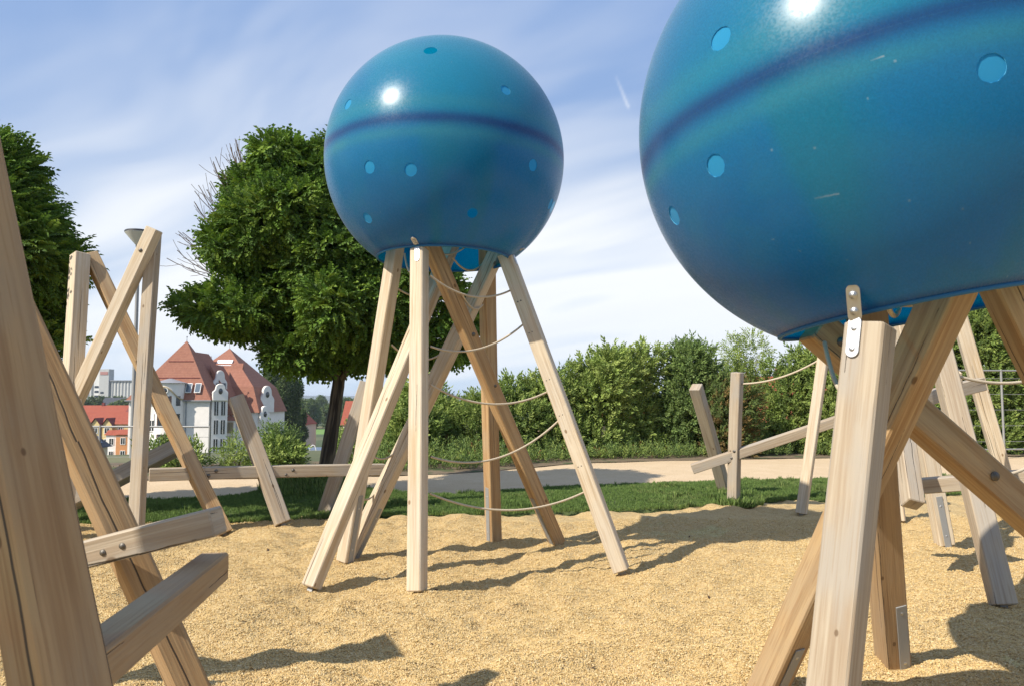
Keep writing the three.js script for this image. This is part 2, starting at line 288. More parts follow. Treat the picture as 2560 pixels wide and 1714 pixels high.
// a point on a beam: v along (metres from A), i across, on face 'n' (front), '-n', 's' or '-s'
function onBeam(m, v, i, face, out = 0) {
  const f = m.frame, p = f.a.clone().addScaledVector(f.t, v), sg = face[0] === '-' ? -1 : 1, nf = face.endsWith('n');
  p.addScaledVector(nf ? f.n : f.s, sg * ((nf ? f.D : f.W) + out)).addScaledVector(nf ? f.s : f.n, i); return p;
}
function frameAt(m, face) { const f = m.frame, sg = face[0] === '-' ? -1 : 1, z = (face.endsWith('n') ? f.n : f.s).clone().multiplyScalar(sg), x = new THREE.Vector3().crossVectors(f.t, z); return new THREE.Matrix4().makeBasis(x, f.t.clone(), z); }
function boltGeo(r) {
  const prof = [[0, 0.55], [0.45, 0.5], [0.8, 0.3], [0.92, 0], [1.25, 0], [1.3, -0.12], [1.3, -0.3]].map(([x, y]) => new THREE.Vector2(x * r, y * r + 0.3 * r)); const g = new THREE.LatheGeometry(prof.reverse(), 16); g.rotateX(Math.PI / 2); return g;
}
const BOLT = boltGeo(0.012), BIG = boltGeo(0.017), SMALL = boltGeo(0.009), boltMat = new THREE.MeshStandardMaterial({ color: rgb(0.16, 0.145, 0.125), metalness: 0.8, roughness: 0.55 });
function bolt(root, m, v, i, face, geo = BOLT) { const g = geo.clone(), M = frameAt(m, face).setPosition(onBeam(m, v, i, face)); g.applyMatrix4(M); return wpart('bolt', g, geo !== BOLT ? boltMat : steel, root, m); }
function stadium(w, h, d) { const s = new THREE.Shape(), r = w / 2; s.moveTo(-r, -h / 2 + r); s.absarc(0, -h / 2 + r, r, Math.PI, 0, false); s.lineTo(r, h / 2 - r); s.absarc(0, h / 2 - r, r, 0, Math.PI, false); s.closePath(); const g = new THREE.ExtrudeGeometry(s, { depth: d - 0.002, bevelEnabled: true, bevelSize: 0.001, bevelThickness: 0.001, bevelSegments: 1, curveSegments: 12 }); g.translate(0, 0, -d / 2); return g; }
function plate(root, m, v0, v1, w, face, name = 'foot_plate', i = 0, mat = zinc) {
  const g = new RoundedBoxGeometry(w, v1 - v0, 0.008, 2, 0.003), M = frameAt(m, face).setPosition(onBeam(m, (v0 + v1) / 2, i, face, 0.003)); g.applyMatrix4(M); return wpart(name, g, mat, root, m);
}
// steel shoe under a post: a flat bar that goes on into the ground
function shoe(root, m, w = 0.05) {
  const f = m.frame, g = new RoundedBoxGeometry(w, 0.34, 0.012, 2, 0.003), M = frameAt(m, 'n').setPosition(f.a.clone().addScaledVector(f.t, -0.15)); g.applyMatrix4(M); return wpart('steel_foot', g, zinc, root, m);
}
function ropeGeo(A, B, sag, r = 0.009) {
  const a = V3(...A), b = V3(...B), pts = []; for (let i = 0; i <= 20; i++) { const t = i / 20, p = a.clone().lerp(b, t); p.y -= sag * 4 * t * (1 - t); pts.push(p); }
  const c = new THREE.CatmullRomCurve3(pts), L = c.getLength(), g = new THREE.TubeGeometry(c, 48, r, 10, false), u = g.attributes.uv; for (let i = 0; i < u.count; i++) u.setXY(i, u.getY(i), u.getX(i) * L / 0.08); return g;
}
function rope(root, A, B, sag, r) { return wpart('rope', ropeGeo(A, B, sag, r), ropeMat, root); }

// ------------------------------------------------------------------ globes
function globeGeo(R, holes, rimK) {                                  // a sheet on the sphere, clipped by the plane of each hole and of the rim
  const nu = 260, nv = 150, P = [], Nn = [], U = [];
  const cuts = holes.map(([d, r]) => ({ h: d, c: Math.cos(r / R) })); cuts.push({ h: V3(0, -1, 0), c: rimK });
  const vert = (i, j) => { const u = i / nu, v = j / nv, la = (v - 0.5) * Math.PI, th = u * Math.PI * 2; return { p: V3(Math.cos(th) * Math.cos(la), Math.sin(la), Math.sin(th) * Math.cos(la)), u, v }; };
  const emit = poly => { for (let k = 1; k < poly.length - 1; k++) for (const q of [poly[0], poly[k], poly[k + 1]]) { P.push(q.p.x * R, q.p.y * R, q.p.z * R); Nn.push(q.p.x, q.p.y, q.p.z); U.push(q.u, q.v); } };
  for (let j = 0; j < nv; j++) for (let i = 0; i < nu; i++) {
    let poly = [vert(i, j), vert(i, j + 1), vert(i + 1, j + 1), vert(i + 1, j)];
    for (const { h, c } of cuts) {
      const out = []; for (let k = 0; k < poly.length; k++) {
        const A = poly[k], B = poly[(k + 1) % poly.length], da = A.p.dot(h) - c, db = B.p.dot(h) - c; if (da <= 0) out.push(A);
        if ((da < 0 && db > 0) || (da > 0 && db < 0)) { const t = da / (da - db); out.push({ p: A.p.clone().lerp(B.p, t).normalize(), u: lerp(A.u, B.u, t), v: lerp(A.v, B.v, t) }); }
      }
      poly = out; if (poly.length < 3) break;
    }
    if (poly.length >= 3) emit(poly);
  }
  const g = new THREE.BufferGeometry(); g.setAttribute('position', new THREE.Float32BufferAttribute(P, 3)); g.setAttribute('normal', new THREE.Float32BufferAttribute(Nn, 3)); g.setAttribute('uv', new THREE.Float32BufferAttribute(U, 2)); return g;
}
const lipMat = new THREE.MeshPhysicalMaterial({ color: rgb(0.06, 0.36, 0.56), roughness: 0.6 });
const portMat = new THREE.MeshPhysicalMaterial({ color: rgb(0.04, 0.46, 0.80), roughness: 1, transmission: 0.6, thickness: 0, specularIntensity: 0.3, clearcoat: 0.25, clearcoatRoughness: 0.15, side: THREE.DoubleSide });
const rimMat = new THREE.MeshPhysicalMaterial({ color: rgb(0.008, 0.12, 0.28), roughness: 0.6 });
function globe(root, C, R, up, rimK, holes, seed, marks = []) {
  const q = new THREE.Quaternion().setFromUnitVectors(V3(0, 1, 0), V3(...up).normalize()), inv = q.clone().invert();
  const hs = holes.map(([d, r, open]) => [V3(...d).normalize().applyQuaternion(inv), r, open]);
  const place = g => { g.applyQuaternion(q); g.translate(...C); return g; };
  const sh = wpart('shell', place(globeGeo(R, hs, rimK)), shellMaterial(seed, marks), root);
  for (const [d, r, open] of hs) {
    const a = r / R, qd = new THREE.Quaternion().setFromUnitVectors(V3(0, 0, 1), d), g = new THREE.TorusGeometry(Math.sin(a) * R, 0.0016, 8, 40); g.applyQuaternion(qd); g.translate(d.x * Math.cos(a) * (R - 0.002), d.y * Math.cos(a) * (R - 0.002), d.z * Math.cos(a) * (R - 0.002)); wpart('porthole_rim', place(g), lipMat, root, sh);
    if (!open) { const c = new THREE.SphereGeometry(R - 0.005, 56, 4, 0, Math.PI * 2, 0, a * 1.02); c.applyQuaternion(new THREE.Quaternion().setFromUnitVectors(V3(0, 1, 0), d)); wpart('porthole', place(c), portMat, root, sh); }
  }
  const rg = new THREE.TorusGeometry(Math.sqrt(1 - rimK * rimK) * R, 0.010, 10, 120); rg.rotateX(Math.PI / 2); rg.translate(0, -rimK * R, 0); wpart('bottom_rim', place(rg), rimMat, root, sh);
  const sg = new THREE.TorusGeometry(R * 0.9986, 0.0016, 6, 200); sg.rotateX(Math.PI / 2); wpart('seam', place(sg), rimMat, root, sh);
  return sh;
}
// bent bracket that ties a leg to the shell: a strap on the leg and a strap on the shell
function bracket(root, m, top, C, R, face = 'n', i = 0, w = 0.045) {
  const f = m.frame, z = (face.endsWith('n') ? f.n : f.s).clone().multiplyScalar(face[0] === '-' ? -1 : 1);
  const g1 = stadium(w, 0.15, 0.007); const M = frameAt(m, face).setPosition(onBeam(m, f.L - 0.06, i, face, 0.004)); g1.applyMatrix4(M);
  const hinge = onBeam(m, f.L + 0.004, i, face, 0.004), c = V3(...C), n0 = hinge.clone().sub(c).normalize(), up = V3(0, 1, 0).addScaledVector(n0, -n0.y).normalize();
  const n1 = n0.clone().multiplyScalar(Math.cos(0.085 / R)).addScaledVector(up, Math.sin(0.085 / R)), end = c.clone().addScaledVector(n1, R + 0.007), dir = end.clone().sub(hinge), len = dir.length(); dir.normalize();
  const x = new THREE.Vector3().crossVectors(dir, n1).normalize(), nrm = new THREE.Vector3().crossVectors(x, dir), g2 = stadium(w, len + 0.03, 0.007), B2 = new THREE.Matrix4().makeBasis(x, dir, nrm);
  g2.applyMatrix4(B2.clone().setPosition(hinge.clone().addScaledVector(dir, len / 2 + 0.005)));
  const b = wpart('bracket', mergeGeometries([g1, g2]), steel, root, m);
  for (const k of [-0.105, -0.03]) bolt(root, m, f.L + k, i, face);
  for (const k of [0.03, len - 0.02]) { const g = BOLT.clone(); g.applyMatrix4(B2.clone().setPosition(hinge.clone().addScaledVector(dir, k).addScaledVector(nrm, 0.004))); wpart('bolt', g, steel, root, m); }
  return b;
}
const RIM = 0.836;
{
  const C = [-0.62, 3.69, -7.15], R = 1.1, t = thing('globe_climber', 'blue globe climbing pod on tall pale crossed legs with rope rungs, beside the dark tree', 'climbing globe', [-0.6, 0, -7.15]);
  globe(t, C, R, [0.01, 1, -0.02], RIM, [
    [[-0.048, 0.608, 0.793], 0.034], [[0.516, 0.299, 0.803], 0.027], [[-0.684, 0.232, 0.692], 0.028], [[-0.49, -0.292, 0.821], 0.031], [[-0.172, -0.341, 0.924], 0.031], [[0.725, -0.226, 0.651], 0.030],
    [[-0.547, -0.614, 0.569], 0.029], [[0.269, -0.617, 0.74], 0.026], [[0.879, -0.419, 0.228], 0.03], [[0.2, 0.5, -0.8], 0.03], [[-0.6, 0.2, -0.75], 0.03], [[0.5, -0.3, -0.8], 0.03], [[-0.75, -0.5, -0.4], 0.03], [[0.1, 0.86, -0.5], 0.03],  // portholes facing away are out of view and let light into the shell
  ].map(([d, r], i) => [d, r * 1.75, i === 0 || i === 7]), 3);
  const w = 0.122, L = {};
  const leg = (k, A, B, az, mat = woodPale, ww = w) => (L[k] = beam('leg', t, A, B, ww, ww, az, mat, { bow: 0.01 }));
  leg('front', [-0.72, 0.03, -6.05], [-0.79, 2.77, -6.62], -22);
  leg('slant', [-1.59, 0.05, -6.31], [-0.57, 3.04, -7.55], -25);
  leg('west', [-1.53, 0.03, -7.30], [-1.07, 2.91, -7.15], -32);
  leg('cross', [0.47, 0.03, -8.20], [-0.74, 2.89, -6.85], 32, woodWarm, 0.13);
  leg('back', [-1.53, 0.03, -7.48], [-0.09, 3.05, -7.60], -25, woodPale, 0.13);
  leg('rear', [-0.19, 0.03, -8.32], [-0.25, 3.07, -7.70], 35, woodWarm, 0.13);
  leg('east', [0.94, 0.06, -6.84], [-0.06, 2.81, -7.08], -17, woodPale, 0.13);
  bracket(t, L.front, 0, C, R, 'n', 0.012); bracket(t, L.east, 0, C, R, 's', 0); 
  for (const k in L) shoe(t, L[k]);
  plate(t, L.west, -0.1, 0.62, 0.055, 's'); bolt(t, L.west, 0.12, 0, 's'); bolt(t, L.west, 0.5, 0, 's');
  plate(t, L.rear, -0.1, 0.60, 0.06, '-s'); bolt(t, L.rear, 0.12, 0, '-s'); bolt(t, L.rear, 0.5, 0, '-s');
  plate(t, L.cross, -0.1, 0.62, 0.06, '-s'); bolt(t, L.cross, 0.12, 0, '-s'); bolt(t, L.cross, 0.5, 0, '-s');
  plate(t, L.back, -0.1, 0.55, 0.055, 's'); bolt(t, L.back, 0.45, 0, 's');
  for (const v of [1.9, 2.45]) bolt(t, L.cross, v, 0.01, 'n', BIG);
  for (const v of [0.95, 1.42, 1.75, 2.2, 2.5]) { bolt(t, L.east, v, -0.03, 'n', boltGeo(0.006)); bolt(t, L.east, v, 0.0, 'n', boltGeo(0.006)); }
  const ropes = [[[-0.69, 2.53, -6.55], [0.0, 2.48, -7.05], 0.12], [[-0.68, 1.93, -6.5], [0.12, 2.18, -7.03], 0.13], [[-0.67, 1.61, -6.45], [0.34, 1.57, -6.98], 0.14], [[-0.66, 1.03, -6.4], [0.44, 1.33, -6.95], 0.18], [[-0.66, 0.74, -6.35], [0.66, 0.70, -6.9], 0.15],
    [[-1.41, 1.12, -7.25], [-1.10, 1.0, -7.50], 0.12], [[-1.46, 0.70, -7.27], [-1.27, 0.66, -7.50], 0.12], [[-1.09, 2.53, -7.2], [-0.57, 2.57, -7.6], 0.1], [[-1.11, 1.99, -7.2], [-0.68, 1.93, -7.55], 0.1], [[-0.45, 2.43, -7.0], [-0.29, 2.42, -7.7], 0.08], [[-0.97, 2.80, -7.0], [-0.83, 2.74, -6.7], 0.16], [[-0.56, 2.82, -7.3], [-0.25, 2.87, -7.65], 0.12], [[-0.8, 2.9, -7.1], [-0.45, 2.95, -7.45], 0.08]];
  for (const [A, B, s] of ropes) rope(t, A, B, s);
}
{
  const C = [1.567, 2.684, -3.344], R = 1.0, up = [-0.163, 1, -0.056], t = thing('globe_climber', 'large near blue globe climbing pod cut off by the picture edge, on short brown legs', 'climbing globe', [1.6, 0, -3.4]);
  globe(t, C, R, up, RIM, [[[-0.808, 0.121, 0.577], 0.030], [[-0.811, -0.323, 0.487], 0.029], [[-0.894, -0.428, 0.132], 0.028], [[-0.081, -0.164, 0.983], 0.030], [[0.5, 0.3, -0.8], 0.03], [[0.2, 0.7, -0.6], 0.03], [[0.85, 0.1, 0.4], 0.03], [[-0.2, -0.2, -0.95], 0.03], [[0.6, -0.5, -0.5], 0.03], [[-0.3, 0.75, -0.5], 0.03]].map(([d, r]) => [d, r * 1.55]), 8, [[0.3668, 0.3522, 0.3531, 0.3493, 0.0042], [0.3211, 0.4717, 0.3150, 0.4722, 0.003], [0.4060, 0.3234, 0.4040, 0.3228, 0.003], [0.392, 0.300, 0.391, 0.2975, 0.003]]);  // portholes turned away are unseen and pass light into the globe
  const L = {}, leg = (k, A, B, az, mat, w = 0.145) => (L[k] = beam('leg', t, A, B, w, w, az, mat, { bow: 0.008, ch: 0.008 }));
  leg('front', [1.05, 0.03, -2.80], [1.325, 1.77, -2.88], -44, woodGrey, 0.142);
  leg('slant', [1.34, 0.03, -4.27], [1.73, 2.02, -2.98], -62, woodWarm);
  leg('west', [2.19, 0.03, -4.62], [1.69, 1.98, -3.72], 0, woodOld);
  leg('cross', [3.53, 0.03, -3.82], [1.40, 1.83, -3.62], 10, woodWarm);
  leg('east', [3.06, 0.03, -3.47], [1.95, 2.02, -3.12], -5, woodWarm);
  bracket(t, L.front, 0, C, R, 'n', -0.03, 0.046);
  for (const k in L) shoe(t, L[k]);
  plate(t, L.west, -0.1, 0.45, 0.06, 'n', 'foot_plate', 0.03); bolt(t, L.west, 0.05, 0.03, 'n'); bolt(t, L.west, 0.4, 0.03, 'n');
  plate(t, L.slant, -0.1, 0.42, 0.06, 's'); bolt(t, L.slant, 0.36, 0, 's'); bolt(t, L.slant, 0.05, 0, 's');
  bolt(t, L.cross, L.cross.frame.L - 0.12, 0, 'n', BIG); bolt(t, L.cross, 1.75, 0, 'n', BIG);
  for (const [A, B, s] of [[[1.42, 1.86, -2.95], [1.80, 1.95, -3.6], 0.06], [[1.40, 1.75, -3.5], [1.30, 1.55, -3.0], 0.1], [[1.5, 1.95, -3.3], [2.0, 2.0, -3.5], 0.07], [[1.75, 1.7, -3.6], [1.95, 1.75, -3.8], 0.08]]) rope(t, A, B, s, 0.010);
}

// ------------------------------------------------------------------ the timber climbing frame on the left, from the near posts to the far beam
{
  const t = thing('timber_climbing_frame', 'tall climbing frame of two crossed pairs of pale squared timbers with a long level beam', 'climbing frame', [-4, 0, -9]);
  const P = (A, B, az, mat, w = 0.15, name = 'post') => { const m = beam(name, t, A, B, w, w, az, mat, { bow: 0.012 }); if (A[1] < 0.1) shoe(t, m); return m; };
  P([-4.79, 0.04, -8.43], [-5.07, 3.18, -9.10], -38, woodPale, 0.17);
  const b = P([-3.23, 0.04, -8.94], [-5.03, 3.20, -9.24], 42, woodWarm, 0.155);
  const cc = P([-5.53, 0.04, -8.81], [-4.03, 3.40, -8.72], -8, woodPale, 0.14); bolt(t, cc, cc.frame.L - 0.28, 0, 'n', BIG);
  P([-3.99, 0.04, -8.43], [-4.12, 3.40, -8.90], -2, woodGrey, 0.13);
  P([-5.31, 0.24, -9.4], [-4.51, 0.84, -10.6], -10, woodGrey, 0.19, 'beam');
  const h = P([-4.06, 0.65, -8.84], [-1.61, 0.61, -9.95], 24, woodGrey, 0.14, 'beam');
  for (const [v, i] of [[0.62, 0.022], [0.70, -0.03], [1.48, 0.03], [1.56, -0.02]]) bolt(t, h, v, i, 'n', BIG);
  P([-2.67, 0.06, -9.25], [-3.33, 1.51, -9.46], 30, woodGrey, 0.17);
  P([-2.41, 0.04, -10.2], [-1.93, 1.71, -10.42], 0, woodGrey, 0.16);
}
{
  const t = thing('timber_climbing_frame', 'near climbing frame of heavy cracked brown timbers with two short beam ends, plus unseen timbers and a globe out of view that cast shade', 'climbing frame', [-1.2, 0, -2.2]);
  const n1 = beam('post', t, [-0.64, -0.1, -1.58], [-1.75, 2.94, -2.19], 0.150, 0.150, 62, woodCracked, { bow: 0.004, ch: 0.012 });
  const n2 = beam('post', t, [-1.02, 0.03, -3.08], [-2.02, 2.05, -3.0], 0.122, 0.122, 42, woodCracked, { bow: 0.01, ch: 0.011 }); shoe(t, n2);
  const n3 = beam('beam', t, [-1.72, 0.89, -2.92], [-1.035, 1.07, -2.80], 0.097, 0.09, 0, woodGrey, { bow: 0.002, ch: 0.006, label: 'short beam end fixed with two bolts' });
  bolt(t, n3, 0.285, 0.006, 'n', SMALL); bolt(t, n3, 0.365, 0.0, 'n', SMALL);
  const n4 = beam('beam', t, [-0.98, 0.87, -1.75], [-1.12, 0.87, -3.0], 0.105, 0.105, 88, woodOld, { bow: 0.002, ch: 0.008, label: 'weathered grey beam end pointing away over the chips' });
  beam('post', t, [-3.5, 0.03, -2.75], [-3.55, 2.15, -2.85], 0.15, 0.15, 20, woodOld);  // out of view, stands under the shadow-casting beam
  beam('beam', t, [-3.9, 2.02, -3.12], [-2.68, 2.02, -3.50], 0.26, 0.26, 20, woodOld);  // unseen beam, placed to throw the shadow on the nearest chips
  globe(t, [-3.2, 3.68, -0.62], 0.72, [0, 1, 0], RIM, [], 21);  // unseen globe out of view, positioned to shade the nearest post
  wpart('rope', ropeGeo([-1.30, 1.0, -2.30], [-1.05, 1.01, -1.78], 0.05, 0.007), ropeMat, t);
}
// low beam structure right of the far globe
{
  const t = thing('balance_beam', 'balance beam sloping up between two short posts and a taller post at the turf edge', 'balance beam', [3.2, 0, -11]);
  const P = (A, B, az, mat, w = 0.15, name = 'post') => { const m = beam(name, t, A, B, w, w, az, mat, { bow: 0.008 }); if (A[1] < 0.1) shoe(t, m); return m; };
  P([3.31, 0.05, -12.3], [2.66, 1.67, -11.36], -35, woodGrey, 0.16);
  const e2 = P([3.09, 0.09, -11.05], [3.13, 1.86, -10.88], -40, woodGrey, 0.14);
  P([3.73, 0.05, -10.23], [4.12, 2.17, -10.3], -34, woodPale, 0.125);
  P([2.54, 0.51, -11.14], [5.0, 1.42, -10.52], 6, woodGrey, 0.13, 'beam');
  bolt(t, e2, 0.62, -0.02, 'n', BIG); bolt(t, e2, 0.72, 0.02, 'n', BIG);
  rope(t, [3.19, 1.70, -10.85], [4.03, 1.99, -10.32], 0.07, 0.013);
}
{
  const t = thing('timber_climbing_frame', 'climbing frame of greyed leaning timbers behind the legs of the near globe', 'climbing frame', [4, 0, -7.5]);
  const P = (A, B, az, mat, w = 0.15, name = 'post') => { const m = beam(name, t, A, B, w, w, az, mat, { bow: 0.008 }); if (A[1] < 0.1) shoe(t, m); return m; };
  P([3.51, 0.04, -5.71], [3.47, 2.04, -6.40], -10, woodGrey, 0.15);
  P([6.15, 0.04, -9.66], [5.48, 2.61, -9.6], -20, woodPale, 0.16);
  const f3 = P([4.38, 0.04, -8.05], [4.0, 2.34, -8.0], -5, woodPale, 0.15); plate(t, f3, -0.1, 0.5, 0.06, 'n'); bolt(t, f3, 0.1, 0, 'n'); bolt(t, f3, 0.4, 0, 'n');
  P([3.29, 0.63, -6.5], [3.65, 2.02, -7.5], 0, woodGrey, 0.14, 'beam');
  P([3.40, 0.69, -7.15], [4.54, 0.84, -6.75], -5, woodGrey, 0.13, 'beam');
  P([4.41, 1.48, -8.5], [5.37, 1.66, -9.0], 0, woodGrey, 0.15, 'beam');
  P([4.40, 1.88, -8.2], [4.30, 1.68, -7.6], 60, woodPale, 0.13, 'beam');
  P([4.72, 0.04, -9.66], [4.69, 1.18, -9.8], -30, woodPale, 0.13);
  P([4.9, 0.04, -6.3], [4.7, 2.3, -6.6], -10, woodGrey, 0.15);
  rope(t, [3.40, 1.73, -6.24], [4.72, 1.80, -6.5], 0.14, 0.013); rope(t, [3.5, 0.98, -6.1], [4.75, 1.5, -6.5], 0.28, 0.013);
}
// ------------------------------------------------------------------ plants
function leafTris(P, N, base, dir, side, len, wid, fold = 0.25) {        // one leaf folded along its midrib
  const nrm = new THREE.Vector3().crossVectors(dir, side).normalize(), tip = base.clone().addScaledVector(dir, len).addScaledVector(nrm, -0.18 * len), mid = base.clone().addScaledVector(dir, len * 0.45);
  const l = mid.clone().addScaledVector(side, wid / 2).addScaledVector(nrm, fold * wid), r = mid.clone().addScaledVector(side, -wid / 2).addScaledVector(nrm, fold * wid);
  for (const p of [base, r, tip, base, tip, l]) P.push(p.x, p.y, p.z);
}
function geoOf(P) { const g = new THREE.BufferGeometry(); g.setAttribute('position', new THREE.Float32BufferAttribute(P, 3)); g.computeVertexNormals(); return g; }
function pinnate(len, pairs, ll, lw, seed) {                             // a feather leaf along +z, drooping
  const R = rng(seed), P = []; const at = t => V3(0, -0.35 * len * t * t, len * t);
  for (let i = 0; i < pairs; i++) { const t = 0.2 + 0.8 * i / pairs, b = at(t); for (const s of [-1, 1]) { const d = V3(s * 0.9, -0.25 + (R() - 0.5) * 0.3, 0.55 + (R() - 0.5) * 0.3).normalize(), sd = V3(0.5, 0, -s * 0.85).normalize(); leafTris(P, 0, b, d, sd, ll * (1 - 0.35 * t), lw, 0.15); } }
  leafTris(P, 0, at(1), V3(0, -0.5, 0.85).normalize(), V3(1, 0, 0), ll * 0.8, lw); return geoOf(P);
}
function shoot(len, n, ll, lw, seed) {                                   // leaves set all round an upright twig along +z
  const R = rng(seed), P = [];
  for (let i = 0; i < n; i++) { const t = 0.1 + 0.9 * i / (n - 1), a = i * 2.4 + R() * 0.6, o = V3(Math.cos(a), Math.sin(a), 0), d = o.clone().multiplyScalar(0.85).add(V3(0, 0, 0.5 + 0.5 * t)).normalize(), sd = new THREE.Vector3().crossVectors(d, V3(0, 0, 1)).normalize(); leafTris(P, 0, V3(0, 0, len * t), d, sd, ll * (0.75 + R() * 0.5), lw * (0.8 + R() * 0.4), 0.2); }
  return geoOf(P);
}
const leafMat = (t = 0.3) => new THREE.MeshPhysicalMaterial({ color: 0xffffff, roughness: 0.95, specularIntensity: 0.4, clearcoat: 0.08, clearcoatRoughness: 0.4, transmission: t, thickness: 0, side: THREE.DoubleSide });
const LEAF = leafMat();
const ZA = V3(0, 0, 1), q1 = new THREE.Quaternion(), q2 = new THREE.Quaternion(), UPV = V3(0, 1, 0);
function aim(dir, roll) { const x = new THREE.Vector3().crossVectors(UPV, dir); if (x.lengthSq() < 1e-5) x.set(1, 0, 0); x.normalize(); const y = new THREE.Vector3().crossVectors(dir, x); const m = new THREE.Matrix4().makeBasis(x, y, dir); q1.setFromRotationMatrix(m); q2.setFromAxisAngle(ZA, roll); return q1.clone().multiply(q2); }
// sprigs over the surface of overlapping lumps [x, y, z, rx, ry, rz]
function crownList(lumps, perM2, seed, { up = 0.2, droop = 0, size = [0.75, 1.3], tones, ragged = 0.16, inner = 0.25, flat = 0 }) {
  const R = rng(seed), out = [], p = V3(0, 0, 0), n = V3(0, 0, 0);
  lumps.forEach((L, li) => {
    const [x, y, z, a, b, c] = L, area = 4 * Math.PI * Math.pow((Math.pow(a * b, 1.6) + Math.pow(a * c, 1.6) + Math.pow(b * c, 1.6)) / 3, 1 / 1.6), N = Math.round(area * perM2 * (1 + inner));
    for (let k = 0; k < N; k++) {
      const u = R() * 2 - 1, th = R() * Math.PI * 2, s = Math.sqrt(1 - u * u); n.set(s * Math.cos(th), u, s * Math.sin(th));
      const bump = 0.86 + ragged * 2.2 * (fbm(n.x * 2.6 + li * 9 + 20, n.y * 2.6 + n.z * 3.1 + 20, 3, seed) - 0.35), dep = k < N * inner / (1 + inner) ? 0.45 + 0.45 * R() : 1 - 0.16 * R() * R();
      const box = flat ? 1 / Math.max(0.72, Math.pow(Math.pow(Math.abs(n.x), 4) + Math.pow(Math.abs(n.y), 4) + Math.pow(Math.abs(n.z), 4), 0.25)) : 1;
      const f = bump * dep * lerp(1, box, flat); p.set(x + n.x * a * f, y + n.y * b * f, z + n.z * c * f);
      let inside = false; for (let q = 0; q < lumps.length && !inside; q++) if (q !== li) { const M = lumps[q]; inside = ((p.x - M[0]) / M[3]) ** 2 + ((p.y - M[1]) / M[4]) ** 2 + ((p.z - M[2]) / M[5]) ** 2 < 0.5; }
      if (inside && R() < 0.8) continue;
      const d = V3(n.x / a, n.y / b, n.z / c).normalize(); d.x += (R() - 0.5) * 1.3; d.y += (R() - 0.5) * 1.0 + up - droop; d.z += (R() - 0.5) * 1.3; d.normalize();
      const sc = lerp(size[0], size[1], R()), m = new THREE.Matrix4().compose(p, aim(d, (R() - 0.5) * 2.4), V3(sc, sc, sc)), t = tones[Math.floor(R() * tones.length)], v = 0.8 + R() * 0.45; out.push({ m, c: rgb(t[0] * v, t[1] * v, t[2] * v) });
    }
  });
  return out;
}
const shiftL = (lumps, o) => lumps.map(([x, y, z, a, b, c]) => [x - o[0], y - o[1], z - o[2], a, b, c]);
function limb(pts, r0, r1, seg = 10) {                                   // tapered tube through points
  const c = new THREE.CatmullRomCurve3(pts.map(p => V3(...p))), n = 14, g = new THREE.TubeGeometry(c, n, 1, seg, false), P = g.attributes.position;
  for (let i = 0; i <= n; i++) { const o = c.getPointAt(i / n), r = lerp(r0, r1, Math.pow(i / n, 0.8)); for (let k = 0; k <= seg; k++) { const q = i * (seg + 1) + k, wob = 1 + 0.18 * (vn(k * 1.3, i * 0.9, 5, seg * 1.3 | 0) - 0.5); P.setXYZ(q, o.x + (P.getX(q) - o.x) * r * wob, o.y + (P.getY(q) - o.y) * r * wob, o.z + (P.getZ(q) - o.z) * r * wob); } }
  g.computeVertexNormals(); return g;
}
const bark = new THREE.MeshStandardMaterial({
  roughness: 1, map: tex(256, 256, (u, v) => mix3([0.035, 0.026, 0.018], [0.15, 0.115, 0.075], sstep(0.4, 0.7, fbm(u * 4 + fbm(u * 6, v * 6, 2, 1, 6, 6), v * 16, 4, 3, 0, 16))), { srgb: true }),
  bumpMap: tex(256, 256, (u, v) => { const n = fbm(u * 4, v * 16, 4, 3, 4, 16); return [n, n, n]; }), bumpScale: 0.03,
});

